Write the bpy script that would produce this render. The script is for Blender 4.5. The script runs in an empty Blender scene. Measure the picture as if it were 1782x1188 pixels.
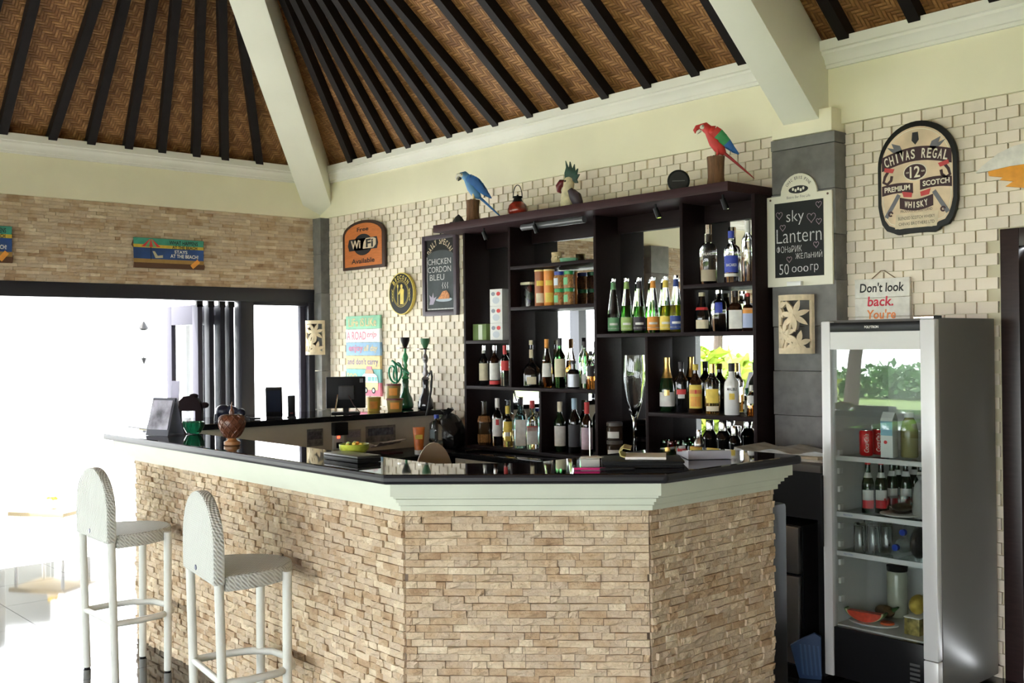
import bpy, bmesh, math, random
from mathutils import Vector, Matrix
random.seed(7)
PI = math.pi
scn = bpy.context.scene
COL = scn.collection
# ---------------------------------------------------------------- camera
FW, FH, FPX = 1782, 1188, 1824.77
CAM = Vector((8.09341, -4.93027, 1.5725)); YAW, PITCH, ROLL = 2.41604, 0.00294, -0.01098
_f = Vector((math.cos(YAW)*math.cos(PITCH), math.sin(YAW)*math.cos(PITCH), math.sin(PITCH)))
_r = Vector((math.sin(YAW), -math.cos(YAW), 0)); _u = _r.cross(_f)
RT = _r*math.cos(ROLL) + _u*math.sin(ROLL); UP = _u*math.cos(ROLL) - _r*math.sin(ROLL)
cd = bpy.data.cameras.new('camera'); cam = bpy.data.objects.new('camera', cd); COL.objects.link(cam)
cd.sensor_width = 36; cd.lens = FPX/FW*36; cd.clip_start = 0.05; cd.clip_end = 300
cam.matrix_world = Matrix(((RT.x, UP.x, -_f.x, CAM.x), (RT.y, UP.y, -_f.y, CAM.y), (RT.z, UP.z, -_f.z, CAM.z), (0, 0, 0, 1)))
scn.camera = cam
def ray(px, py): return _f*FPX + RT*(px - FW/2) + UP*(FH/2 - py)
def U(px, py, axis, val):            # survey a point of the photograph on a known plane of the room
    d = ray(px, py); return CAM + d*((val - CAM[axis])/d[axis])
def UP_(px, py, P, n):
    d = ray(px, py); n = Vector(n); return CAM + d*((Vector(P) - CAM).dot(n)/d.dot(n))
# ---------------------------------------------------------------- world, light, exposure
w = bpy.data.worlds.new('sky'); scn.world = w; w.use_nodes = True
bg = w.node_tree.nodes['Background']; bg.inputs[0].default_value = (0.93, 0.97, 1.0, 1); bg.inputs[1].default_value = 10.0
sd = bpy.data.lights.new('sun', 'SUN'); sd.energy = 12; sd.angle = math.radians(2); sd.color = (1, 0.95, 0.86)
sun = bpy.data.objects.new('sun', sd); COL.objects.link(sun); sun.rotation_euler = (math.radians(28), math.radians(-18), 0); sun.location = (-4, -14, 12)
scn.view_settings.view_transform = 'Standard'; scn.view_settings.look = 'None'
scn.view_settings.exposure = 0.62; scn.view_settings.gamma = 1.0; scn.view_settings.use_curve_mapping = False
scn.cycles.use_denoising = True; scn.cycles.max_bounces = 10; scn.cycles.diffuse_bounces = 6; scn.cycles.glossy_bounces = 6
scn.cycles.transmission_bounces = 8; scn.cycles.transparent_max_bounces = 16; scn.cycles.sample_clamp_indirect = 6.0
scn.cycles.caustics_reflective = False; scn.cycles.caustics_refractive = False
# ---------------------------------------------------------------- materials
MATS = {}
def nodes_of(name):
    m = bpy.data.materials.new(name); m.use_nodes = True
    nt = m.node_tree; return m, nt, nt.nodes['Principled BSDF']
def N(nt, typ, **kw):
    n = nt.nodes.new(typ)
    for k, v in kw.items(): setattr(n, k, v)
    return n
def L(nt, a, b): nt.links.new(a, b)
def MATH(nt, op, a, b=None, c=None):
    n = N(nt, 'ShaderNodeMath', operation=op)
    for i, v in enumerate((a, b, c)):
        if v is None: continue
        if isinstance(v, (int, float)): n.inputs[i].default_value = v
        else: L(nt, v, n.inputs[i])
    return n.outputs[0]
def mat(name, col, rough=0.5, metal=0.0, spec=0.5, var=0.0, vscale=8.0, bump=0.0, bscale=40.0, trans=0.0, ior=1.45, emit=0.0, coat=0.0, stretch=None, thin=False):
    if name in MATS: return MATS[name]
    m, nt, b = nodes_of(name)
    b.inputs['Base Color'].default_value = (*col, 1); b.inputs['Roughness'].default_value = rough
    b.inputs['Metallic'].default_value = metal; b.inputs['Specular IOR Level'].default_value = spec
    b.inputs['Transmission Weight'].default_value = trans; b.inputs['IOR'].default_value = ior
    b.inputs['Coat Weight'].default_value = coat
    if emit: b.inputs['Emission Color'].default_value = (*col, 1); b.inputs['Emission Strength'].default_value = emit
    if var or bump:
        tc = N(nt, 'ShaderNodeTexCoord'); mp = N(nt, 'ShaderNodeMapping'); L(nt, tc.outputs['Object'], mp.inputs[0])
        if stretch: mp.inputs['Scale'].default_value = stretch
        if var:
            nz = N(nt, 'ShaderNodeTexNoise'); nz.inputs['Scale'].default_value = vscale; nz.inputs['Detail'].default_value = 6
            L(nt, mp.outputs[0], nz.inputs[0])
            mx = N(nt, 'ShaderNodeMix', data_type='RGBA')
            mx.inputs[6].default_value = (*[max(0, c*(1 - var)) for c in col], 1); mx.inputs[7].default_value = (*[min(1, c*(1 + var)) for c in col], 1)
            mr = N(nt, 'ShaderNodeMapRange'); mr.inputs[1].default_value = 0.3; mr.inputs[2].default_value = 0.7
            L(nt, nz.outputs[0], mr.inputs[0]); L(nt, mr.outputs[0], mx.inputs[0]); L(nt, mx.outputs[2], b.inputs['Base Color'])
        if bump:
            nb = N(nt, 'ShaderNodeTexNoise'); nb.inputs['Scale'].default_value = bscale; nb.inputs['Detail'].default_value = 5
            L(nt, mp.outputs[0], nb.inputs[0]); bp = N(nt, 'ShaderNodeBump'); bp.inputs['Strength'].default_value = bump; bp.inputs['Distance'].default_value = 0.01
            L(nt, nb.outputs[0], bp.inputs['Height']); L(nt, bp.outputs[0], b.inputs['Normal'])
    MATS[name] = m; return m
def stone_mat(name, stops, rough=0.8, bump=0.5, bscale=60, nmix=0.35):
    """natural stone whose colour differs from piece to piece"""
    m, nt, b = nodes_of(name); b.inputs['Roughness'].default_value = rough; b.inputs['Specular IOR Level'].default_value = 0.25
    oi = N(nt, 'ShaderNodeObjectInfo'); ge = N(nt, 'ShaderNodeNewGeometry'); tc = N(nt, 'ShaderNodeTexCoord')
    r = MATH(nt, 'FRACT', MATH(nt, 'ADD', oi.outputs['Random'], ge.outputs['Random Per Island']))
    nz = N(nt, 'ShaderNodeTexNoise'); nz.inputs['Scale'].default_value = 14; nz.inputs['Detail'].default_value = 6; L(nt, ge.outputs['Position'], nz.inputs[0])
    t = MATH(nt, 'ADD', MATH(nt, 'MULTIPLY', r, 1 - nmix), MATH(nt, 'MULTIPLY', MATH(nt, 'MULTIPLY_ADD', nz.outputs[0], 1.8, -0.4), nmix))
    cr = N(nt, 'ShaderNodeValToRGB'); L(nt, t, cr.inputs[0])
    el = cr.color_ramp.elements
    while len(el) < len(stops): el.new(0.5)
    for e, (p, c) in zip(el, stops): e.position = p; e.color = (*c, 1)
    L(nt, cr.outputs[0], b.inputs['Base Color'])
    nb = N(nt, 'ShaderNodeTexNoise'); nb.inputs['Scale'].default_value = bscale; nb.inputs['Detail'].default_value = 6; L(nt, ge.outputs['Position'], nb.inputs[0])
    bp = N(nt, 'ShaderNodeBump'); bp.inputs['Strength'].default_value = bump; bp.inputs['Distance'].default_value = 0.012
    L(nt, nb.outputs[0], bp.inputs['Height']); L(nt, bp.outputs[0], b.inputs['Normal'])
    MATS[name] = m; return m
def weave_mat(name, c1, c2, w=0.016):
    """bamboo twill matting, over two under two, on metric UVs"""
    m, nt, b = nodes_of(name); b.inputs['Roughness'].default_value = 0.55; b.inputs['Specular IOR Level'].default_value = 0.3
    uv = N(nt, 'ShaderNodeUVMap'); sx = N(nt, 'ShaderNodeSeparateXYZ'); L(nt, uv.outputs[0], sx.inputs[0])
    u = MATH(nt, 'DIVIDE', sx.outputs[0], w); v = MATH(nt, 'DIVIDE', sx.outputs[1], w)
    i = MATH(nt, 'FLOOR', u); j = MATH(nt, 'FLOOR', v)
    k = MATH(nt, 'MODULO', MATH(nt, 'ADD', MATH(nt, 'ADD', i, j), 4000), 6)
    hor = MATH(nt, 'LESS_THAN', k, 3)
    fu = MATH(nt, 'FRACT', u); fv = MATH(nt, 'FRACT', v)
    f = MATH(nt, 'ADD', MATH(nt, 'MULTIPLY', hor, fv), MATH(nt, 'MULTIPLY', MATH(nt, 'SUBTRACT', 1, hor), fu))
    e = MATH(nt, 'ABSOLUTE', MATH(nt, 'MULTIPLY_ADD', f, 2, -1)); prof = MATH(nt, 'SUBTRACT', 1, MATH(nt, 'POWER', e, 3))
    kk = MATH(nt, 'ABSOLUTE', MATH(nt, 'SUBTRACT', MATH(nt, 'MODULO', k, 3), 1)); 
    arch = MATH(nt, 'MULTIPLY', prof, MATH(nt, 'SUBTRACT', 1, MATH(nt, 'MULTIPLY', kk, 0.35)))
    sid = MATH(nt, 'ADD', MATH(nt, 'MULTIPLY', hor, MATH(nt, 'MULTIPLY_ADD', j, 3.17, 500)), MATH(nt, 'MULTIPLY', MATH(nt, 'SUBTRACT', 1, hor), MATH(nt, 'MULTIPLY', i, 7.31)))
    wn = N(nt, 'ShaderNodeTexWhiteNoise', noise_dimensions='1D'); L(nt, sid, wn.inputs['W'])
    nz = N(nt, 'ShaderNodeTexNoise'); nz.inputs['Scale'].default_value = 3.0; nz.inputs['Detail'].default_value = 8; L(nt, uv.outputs[0], nz.inputs[0])
    t = MATH(nt, 'MULTIPLY', MATH(nt, 'ADD', MATH(nt, 'MULTIPLY', wn.outputs[0], 0.75), MATH(nt, 'MULTIPLY_ADD', nz.outputs[0], 1.0, -0.25)), MATH(nt, 'MULTIPLY_ADD', arch, 0.75, 0.25))  # strips darken toward gaps and dips: shade put into the colour
    mx = N(nt, 'ShaderNodeMix', data_type='RGBA'); mx.inputs[6].default_value = (*c1, 1); mx.inputs[7].default_value = (*c2, 1); L(nt, t, mx.inputs[0]); L(nt, mx.outputs[2], b.inputs['Base Color'])
    bp = N(nt, 'ShaderNodeBump'); bp.inputs['Strength'].default_value = 0.9; bp.inputs['Distance'].default_value = 0.006; L(nt, arch, bp.inputs['Height']); L(nt, bp.outputs[0], b.inputs['Normal'])
    MATS[name] = m; return m
def wicker_mat(name, col, p=0.012):
    m, nt, b = nodes_of(name); b.inputs['Base Color'].default_value = (*col, 1); b.inputs['Roughness'].default_value = 0.65; b.inputs['Specular IOR Level'].default_value = 0.1
    tc = N(nt, 'ShaderNodeTexCoord'); sx = N(nt, 'ShaderNodeSeparateXYZ'); L(nt, tc.outputs['Object'], sx.inputs[0])
    a = MATH(nt, 'SINE', MATH(nt, 'MULTIPLY', MATH(nt, 'ADD', sx.outputs[0], MATH(nt, 'MULTIPLY', sx.outputs[1], 0.35)), 2*PI/p))
    c = MATH(nt, 'SINE', MATH(nt, 'MULTIPLY', MATH(nt, 'ADD', sx.outputs[2], MATH(nt, 'MULTIPLY', sx.outputs[1], 0.9)), 2*PI/p))
    h = MATH(nt, 'MULTIPLY', a, c)
    mr = N(nt, 'ShaderNodeMapRange'); mr.inputs[1].default_value = -1.0; mr.inputs[2].default_value = 0.2; L(nt, h, mr.inputs[0]); mxc = N(nt, 'ShaderNodeMix', data_type='RGBA'); mxc.inputs[6].default_value = (*[q*0.62 for q in col], 1); mxc.inputs[7].default_value = (*col, 1); L(nt, mr.outputs[0], mxc.inputs[0]); L(nt, mxc.outputs[2], b.inputs['Base Color'])  # gaps between strands shaded in the colour, on top of the bump
    bp = N(nt, 'ShaderNodeBump'); bp.inputs['Strength'].default_value = 0.6; bp.inputs['Distance'].default_value = 0.003; L(nt, h, bp.inputs['Height']); L(nt, bp.outputs[0], b.inputs['Normal'])
    MATS[name] = m; return m
def painted(name, col, rough=0.55): return mat(name, col, rough, var=0.12, vscale=25)
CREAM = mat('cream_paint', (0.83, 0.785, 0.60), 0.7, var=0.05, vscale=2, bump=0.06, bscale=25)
BEAMW = mat('off_white_paint', (0.80, 0.79, 0.68), 0.65, var=0.03, vscale=3, bump=0.05, bscale=30)
MOULD = mat('moulding_paint', (0.80, 0.78, 0.72), 0.6, var=0.03, vscale=4)
GREENW = mat('pale_green_paint', (0.60, 0.63, 0.53), 0.6, var=0.04, vscale=5)
SLATE = stone_mat('grey_slate', [(0.0, (0.08, 0.079, 0.076)), (0.4, (0.15, 0.148, 0.142)), (0.75, (0.21, 0.205, 0.195)), (1.0, (0.29, 0.28, 0.26))], rough=0.5, bump=0.25, bscale=18, nmix=0.5)
LEDGER = stone_mat('ledger_stone', [(0.0, (0.22, 0.13, 0.075)), (0.10, (0.38, 0.25, 0.15)), (0.30, (0.52, 0.38, 0.245)), (0.5, (0.55, 0.44, 0.33)), (0.7, (0.63, 0.50, 0.35)), (0.9, (0.76, 0.65, 0.49)), (1.0, (0.60, 0.34, 0.14))], bump=0.8, bscale=45, nmix=0.4)
TILE = stone_mat('cream_stone_tile', [(0.0, (0.62, 0.56, 0.47)), (0.3, (0.74, 0.66, 0.55)), (0.7, (0.78, 0.69, 0.57)), (1.0, (0.82, 0.75, 0.61))], rough=0.6, bump=0.12, bscale=30, nmix=0.2)
GROUT = mat('tile_grout', (0.60, 0.55, 0.40), 0.9)
MORTAR = mat('stone_backing', (0.16, 0.12, 0.09), 0.9)
DARKW = mat('dark_stained_wood', (0.022, 0.012, 0.012), 0.32, var=0.3, vscale=12, stretch=(1, 6, 6))
SHELFW = mat('espresso_laminate', (0.012, 0.006, 0.0066), 0.5, spec=0.12, var=0.2, vscale=9, stretch=(1, 8, 8))
FRAMEW = mat('door_dark_paint', (0.018, 0.018, 0.026), 0.35)
GRANITE = mat('black_granite', (0.010, 0.010, 0.012), 0.03, spec=0.28, var=0.4, vscale=160)
HONED = mat('honed_granite_edge', (0.014, 0.014, 0.018), 0.38, spec=0.3)
FLOORM = mat('black_floor_tile', (0.014, 0.014, 0.015), 0.06, spec=0.6, var=0.3, vscale=30)
MIRROR = mat('mirror_silver', (0.88, 0.90, 0.90), 0.008, metal=1.0)
WICKER = wicker_mat('white_wicker', (0.60, 0.61, 0.58), 0.017)
CANE = mat('white_cane', (0.66, 0.67, 0.63), 0.45, bump=0.15, bscale=120)
BAMBOO = weave_mat('bamboo_matting', (0.13, 0.050, 0.015), (0.46, 0.23, 0.085), 0.021)
RAFTER = mat('dark_rafter', (0.010, 0.007, 0.007), 0.6, spec=0.2, var=0.2, vscale=14)
STEEL = mat('brushed_steel', (0.55, 0.54, 0.52), 0.3, metal=1.0)
CHROME = mat('chrome', (0.8, 0.8, 0.8), 0.12, metal=1.0)
BLACKP = mat('black_plastic', (0.008, 0.008, 0.009), 0.45, spec=0.18)
WHITEP = mat('white_plastic', (0.78, 0.78, 0.76), 0.4)
PAPER = mat('paper', (0.80, 0.78, 0.74), 0.8)
INK = mat('black_ink', (0.012, 0.012, 0.014), 0.6)
WHITEINK = mat('white_ink', (0.82, 0.80, 0.76), 0.6)
def glass(name, col, rough=0.0): return mat(name, col, rough, trans=1.0, ior=1.45)
CLEAR = glass('clear_glass', (0.97, 0.985, 0.98))
def sheet_glass(name, tint, ior=1.5):
    """thin flat glazing: fresnel reflection over straight-through transmission"""
    m = bpy.data.materials.new(name); m.use_nodes = True; nt = m.node_tree; nt.nodes.clear()
    out = N(nt, 'ShaderNodeOutputMaterial'); mx = N(nt, 'ShaderNodeMixShader'); ge = N(nt, 'ShaderNodeNewGeometry'); dt = N(nt, 'ShaderNodeVectorMath', operation='DOT_PRODUCT'); L(nt, ge.outputs['Incoming'], dt.inputs[0]); L(nt, ge.outputs['Normal'], dt.inputs[1])
    R0 = ((ior - 1)/(ior + 1))**2; fac = MATH(nt, 'MULTIPLY_ADD', MATH(nt, 'POWER', MATH(nt, 'SUBTRACT', 1.0, MATH(nt, 'ABSOLUTE', dt.outputs['Value'])), 5.0), 1 - R0, R0)
    tr = N(nt, 'ShaderNodeBsdfTransparent'); tr.inputs[0].default_value = (*tint, 1); gl_ = N(nt, 'ShaderNodeBsdfGlossy'); gl_.inputs['Roughness'].default_value = 0.0
    L(nt, fac, mx.inputs[0]); L(nt, tr.outputs[0], mx.inputs[1]); L(nt, gl_.outputs[0], mx.inputs[2]); L(nt, mx.outputs[0], out.inputs[0]); MATS[name] = m; return m
PANE = sheet_glass('window_glass', (0.97, 0.98, 0.98), 1.25)
# ---------------------------------------------------------------- mesh helper
class G:
    def __init__(s): s.v = []; s.f = []; s.mi = []
    def add(s, vs, fs, m=0):
        o = len(s.v); s.v += [tuple(v) for v in vs]; s.f += [tuple(i + o for i in f) for f in fs]; s.mi += [m]*len(fs); return s
    def box(s, c, d, m=0, rot=None):
        c = Vector(c); h = Vector(d)/2; R = rot or Matrix.Identity(3)
        vs = [c + R @ Vector((x*h.x, y*h.y, z*h.z)) for x in (-1, 1) for y in (-1, 1) for z in (-1, 1)]
        return s.add(vs, [(0, 1, 3, 2), (4, 6, 7, 5), (0, 4, 5, 1), (2, 3, 7, 6), (0, 2, 6, 4), (1, 5, 7, 3)], m)
    def b2(s, a, b, m=0):            # box from two corners
        a = Vector(a); b = Vector(b); return s.box((a + b)/2, [abs(x) for x in (b - a)], m)
    def prism(s, pts, f0, f1, m=0, cap=True):   # pts 2d; f0/f1 map a 2d point to 3d (both ends)
        n = len(pts); a = [f0(p) for p in pts]; b = [f1(p) for p in pts]
        fs = [(i, (i + 1) % n, n + (i + 1) % n, n + i) for i in range(n)]
        if cap: fs += [tuple(range(n - 1, -1, -1)), tuple(range(n, 2*n))]
        return s.add(a + b, fs, m)
    def plate(s, pts, y0, y1, m=0):  # xz outline, y0 (front) to y1
        return s.prism(pts, lambda p: (p[0], y0, p[1]), lambda p: (p[0], y1, p[1]), m)
    def slab(s, pts, z0, z1, m=0): return s.prism(pts, lambda p: (p[0], p[1], z0), lambda p: (p[0], p[1], z1), m)
    def lathe(s, prof, seg=20, c=(0, 0, 0), m=0, sq=0.0, a0=0, a1=2*PI, yscale=1.0):
        c = Vector(c); full = abs(a1 - a0 - 2*PI) < 1e-6; n = seg if full else seg + 1; vs = []
        for r, z in prof:
            for k in range(n):
                a = a0 + (a1 - a0)*k/seg; q = 1.0
                if sq: q = 1 + sq*((1/max(abs(math.cos(a)), abs(math.sin(a)))) - 1)
                vs.append(c + Vector((r*q*math.cos(a), r*q*math.sin(a)*yscale, z)))
        fs = []
        for i in range(len(prof) - 1):
            for k in range(seg):
                k2 = (k + 1) % n if full else k + 1
                fs.append((i*n + k, i*n + k2, (i + 1)*n + k2, (i + 1)*n + k))
        if full:
            if prof[0][0] > 1e-6: fs.append(tuple(range(n - 1, -1, -1)))
            if prof[-1][0] > 1e-6: fs.append(tuple((len(prof) - 1)*n + k for k in range(n)))
        return s.add(vs, fs, m)
    def loft(s, path, radii, seg=10, m=0, closed=False, flat=None):   # tube along a path, radii scalars or (a,b)
        P = [Vector(p) for p in path]; n = len(P)
        if not isinstance(radii, (list, tuple)): radii = [radii]*n
        T = []
        for i in range(n):
            if closed: t = P[(i + 1) % n] - P[i - 1]
            else: t = P[min(i + 1, n - 1)] - P[max(i - 1, 0)]
            T.append(t.normalized())
        ref = Vector(flat) if flat else (Vector((0, 0, 1)) if abs(T[0].z) < 0.9 else Vector((1, 0, 0)))
        vs = []; x = None
        for i in range(n):
            if x is None or flat: x = ref.cross(T[i])
            x = x - T[i]*x.dot(T[i]); x.normalize(); y = T[i].cross(x)
            ra, rb = radii[i] if isinstance(radii[i], (list, tuple)) else (radii[i], radii[i])
            for k in range(seg):
                a = 2*PI*k/seg; vs.append(P[i] + x*ra*math.cos(a) + y*rb*math.sin(a))
        fs = []
        for i in range(n if closed else n - 1):
            i2 = (i + 1) % n
            for k in range(seg): fs.append((i*seg + k, i*seg + (k + 1) % seg, i2*seg + (k + 1) % seg, i2*seg + k))
        if not closed: fs += [tuple(range(seg - 1, -1, -1)), tuple((n - 1)*seg + k for k in range(seg))]
        return s.add(vs, fs, m)
    def ell(s, c, r, m=0, seg=14, rings=8, rot=None):
        c = Vector(c); R = rot or Matrix.Identity(3); vs = []; fs = []
        for i in range(rings + 1):
            t = PI*i/rings
            for k in range(seg):
                a = 2*PI*k/seg; vs.append(c + R @ Vector((r[0]*math.sin(t)*math.cos(a), r[1]*math.sin(t)*math.sin(a), -r[2]*math.cos(t))))
        for i in range(rings):
            for k in range(seg): fs.append((i*seg + k, i*seg + (k + 1) % seg, (i + 1)*seg + (k + 1) % seg, (i + 1)*seg + k))
        return s.add(vs, fs, m)
    def stroke(s, pts, wd, y0, y1, m=0):   # ribbon in the xz plane
        P = [Vector((p[0], 0, p[1])) for p in pts]; n = len(P); a = []; b = []
        for i in range(n):
            t = (P[min(i + 1, n - 1)] - P[max(i - 1, 0)]); t.normalize(); nn = Vector((-t.z, 0, t.x))*wd/2
            a.append((P[i].x + nn.x, P[i].z + nn.z)); b.append((P[i].x - nn.x, P[i].z - nn.z))
        for i in range(n - 1): s.plate([a[i], a[i + 1], b[i + 1], b[i]], y0, y1, m)
        return s
    def build(s, name, mats, parent=None, loc=(0, 0, 0), rot=(0, 0, 0), smooth=True, bevel=0.0, angle=None):
        angle = angle or (20 if bevel else 35)
        me = bpy.data.meshes.new(name); me.from_pydata(s.v, [], s.f)
        mats = mats if isinstance(mats, (list, tuple)) else [mats]
        for m in mats: me.materials.append(m)
        me.polygons.foreach_set('material_index', s.mi)
        bm = bmesh.new(); bm.from_mesh(me); bmesh.ops.recalc_face_normals(bm, faces=bm.faces)
        if bevel:
            ed = [e for e in bm.edges if len(e.link_faces) == 2 and e.calc_face_angle(0) > 0.5]
            bmesh.ops.bevel(bm, geom=ed, offset=bevel, segments=2, profile=0.6, affect='EDGES', clamp_overlap=True)
        bm.to_mesh(me); bm.free()
        if smooth:
            me.polygons.foreach_set('use_smooth', [True]*len(me.polygons)); me.set_sharp_from_angle(angle=math.radians(angle))
        o = bpy.data.objects.new(name, me); COL.objects.link(o); o.parent = parent; o.location = loc; o.rotation_euler = rot
        return o
def tag(o, label=None, cat=None, group=None, kind=None):
    if label: o['label'] = label
    if cat: o['category'] = cat
    if group: o['group'] = group
    if kind: o['kind'] = kind
    return o
def thing(name, label, cat, loc=(0, 0, 0), rz=0, group=None, kind=None):
    o = bpy.data.objects.new(name, None); COL.objects.link(o); o.location = loc; o.rotation_euler = (0, 0, rz); o.empty_display_size = 0.05
    return tag(o, label, cat, group, kind)
def copy_tree(o, parent=None):
    c = o.copy(); COL.objects.link(c); c.parent = parent
    for ch in list(o.children): copy_tree(ch, c)
    return c
# ---- lettering
class T:
    """collects lines of lettering; every line becomes a part of its own"""
    def __init__(s): s.lines = []; s.hold = False
    def cur(s):
        if not s.hold or not s.lines: s.lines.append(G())
        return s.lines[-1]
    def word(s): s.lines.append(G()); s.hold = True
    def build(s, name, m, parent, **k):
        for g in s.lines:
            if g.v: g.build(name, m, parent, smooth=False)
_tc = {}
def glyph_mesh(body, shear=0.0, bold=0.0):
    key = (body, shear, bold)
    if key not in _tc:
        cu = bpy.data.curves.new('t', 'FONT'); cu.body = body; cu.size = 1; cu.resolution_u = 3; cu.shear = shear; cu.offset = bold; cu.extrude = 0.0
        ob = bpy.data.objects.new('t', cu); me = bpy.data.meshes.new_from_object(ob)
        vs = [tuple(v.co) for v in me.vertices]; fs = [tuple(p.vertices) for p in me.polygons]
        bpy.data.objects.remove(ob); bpy.data.curves.remove(cu); bpy.data.meshes.remove(me); _tc[key] = (vs, fs)
    return _tc[key]
def put_text(g, body, cx, cz, wd, ht, y, m=0, shear=0.0, bold=0.0, rot=0.0, thick=0.0008):
    """lettering fitted to a wd x ht rectangle on an xz plane facing -y"""
    if isinstance(g, T): g = g.cur()
    vs, fs = glyph_mesh(body, shear, bold)
    if not vs: return
    x0 = min(v[0] for v in vs); x1 = max(v[0] for v in vs); y0 = min(v[1] for v in vs); y1 = max(v[1] for v in vs)
    sx = wd/max(1e-6, x1 - x0); sy = ht/max(1e-6, y1 - y0); mx, my = (x0 + x1)/2, (y0 + y1)/2; c, s = math.cos(rot), math.sin(rot)
    out = []
    for v in vs:
        a, b = (v[0] - mx)*sx, (v[1] - my)*sy; out.append((cx + a*c - b*s, y, cz + a*s + b*c))
    g.add(out, [f[::-1] for f in fs], m)
def arc_text(g, body, cx, cz, R, a_mid, span, ht, y, m=0, bold=0.02, wfrac=0.8, flip=False):
    n = len(body)
    if isinstance(g, T): g.word()
    for i, ch in enumerate(body):
        if ch == ' ':
            if isinstance(g, T): g.word()
            continue
        a = a_mid + span*(0.5 - (i + 0.5)/n) if not flip else a_mid - span*(0.5 - (i + 0.5)/n)
        put_text(g, ch, cx + R*math.cos(a), cz + R*math.sin(a), span*R/n*(wfrac if ch not in 'I1' else 0.3), ht, y, m, bold=bold, rot=(a - PI/2) if not flip else (a + PI/2))
    if isinstance(g, T): g.hold = False
def circle(cx, cz, rx, rz=None, n=28, a0=0, a1=2*PI):
    rz = rz or rx; return [(cx + rx*math.cos(a0 + (a1 - a0)*i/n), cz + rz*math.sin(a0 + (a1 - a0)*i/n)) for i in range(n if abs(a1 - a0 - 2*PI) < 1e-6 else n + 1)]
def heart(cx, cz, r):
    return [(cx + r*0.9*math.sin(t)**3, cz + r*(0.8*math.cos(t) - 0.32*math.cos(2*t) - 0.13*math.cos(3*t) - 0.06*math.cos(4*t))) for t in [2*PI*i/20 for i in range(21)]]
# ================================================================ THE SETTING
ROOM_X, ROOM_Y, ZB, ZM, PITCHR = 11.5, -9.0, 2.70, 3.13, 0.82
def beam(g, p0, p1, wd, ht, m=0, up=(0, 0, 1)):
    p0 = Vector(p0); p1 = Vector(p1); t = (p1 - p0).normalized(); sx = t.cross(Vector(up)).normalized(); n = sx.cross(t)
    vs = []
    for p in (p0, p1):
        for a, b in ((-1, -1), (1, -1), (1, 1), (-1, 1)): vs.append(p + sx*a*wd/2 + n*b*ht/2)
    g.add(vs, [(0, 1, 2, 3), (7, 6, 5, 4), (0, 4, 5, 1), (1, 5, 6, 2), (2, 6, 7, 3), (3, 7, 4, 0)], m)
def struct(name, g, m, parent=None, **k): return tag(g.build(name, m, parent, **k), kind='structure' if parent is None else None)
# ---- floor
fl = struct('floor', G().b2((0, ROOM_Y, -0.12), (ROOM_X, 0, -0.006)), mat('floor_joint', (0.03, 0.03, 0.03), 0.6))
tile_proto = None; TS = 0.6
for i in range(19):
    for j in range(15):
        x0, y0 = i*TS, -(j + 1)*TS
        if tile_proto is None:
            tile_proto = G().box((0, 0, -0.003), (TS - 0.003, TS - 0.003, 0.006)).build('floor_tile', FLOORM, fl, (x0 + TS/2, y0 + TS/2, 0), smooth=False)
        else:
            t = tile_proto.copy(); COL.objects.link(t); t.location = (x0 + TS/2, y0 + TS/2, 0)
# ---- outdoor ground
struct('terrace', G().b2((-9, -14, -0.14), (-0.12, 4, -0.02)), mat('pale_terrace_paving', (0.72, 0.72, 0.70), 0.35, var=0.06, vscale=3))
struct('lawn', G().b2((-30, -40, -0.2), (ROOM_X + 12, ROOM_Y - 4.0, -0.06)), mat('lawn_grass', (0.13, 0.20, 0.05), 0.9, var=0.4, vscale=5, bump=0.6, bscale=60))
struct('bounce_paving', G().b2((-0.12, ROOM_Y - 4.0, -0.14), (ROOM_X + 6, ROOM_Y - 0.05, -0.03)), MATS['pale_terrace_paving'])  # pale strip added so light bounced indoors is neutral, not lawn green
# ---- stone pieces
def make_protos(n, tile=False):
    out = []
    for k in range(n):
        rnd = random.Random(100 + k + (50 if tile else 0)); g = G()
        if tile:
            a, b = (0.50, 1.0)
            vs = [(-.5, 0, -.5), (.5, 0, -.5), (.5, 0, .5), (-.5, 0, .5), (-.5, -a, -.5), (.5, -b, -.5), (.5, -b, .5), (-.5, -a, .5)]
            g.add(vs, [(4, 5, 6, 7), (0, 4, 7, 3), (5, 1, 2, 6), (7, 6, 2, 3), (0, 1, 5, 4)])
        else:
            nx, nz = 4, 3; fr = {}; vs = []; fs = []
            for i in range(nx):
                for j in range(nz):
                    ed = i in (0, nx - 1) or j in (0, nz - 1)
                    x = -0.5 + i/(nx - 1) + (0 if i in (0, nx - 1) else rnd.uniform(-.1, .1)); z = -0.5 + j/(nz - 1) + (0 if j in (0, nz - 1) else rnd.uniform(-.15, .15))
                    y = -(rnd.uniform(0.55, 0.85) if ed else rnd.uniform(0.75, 1.0)); fr[i, j] = len(vs); vs.append((x, y, z))
            for i in range(nx - 1):
                for j in range(nz - 1): fs.append((fr[i, j], fr[i + 1, j], fr[i + 1, j + 1], fr[i, j + 1]))
            per = [(i, 0) for i in range(nx)] + [(nx - 1, j) for j in range(1, nz)] + [(i, nz - 1) for i in range(nx - 2, -1, -1)] + [(0, j) for j in range(nz - 2, 0, -1)]
            bk = {}
            for q in per: bk[q] = len(vs); vs.append((vs[fr[q]][0], 0, vs[fr[q]][2]))
            for a, b in zip(per, per[1:] + per[:1]): fs.append((bk[a], bk[b], fr[b], fr[a]))
            g.add(vs, fs)
        out.append(g)
    return out
STONES = make_protos(10); TILES = make_protos(1, True)
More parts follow.
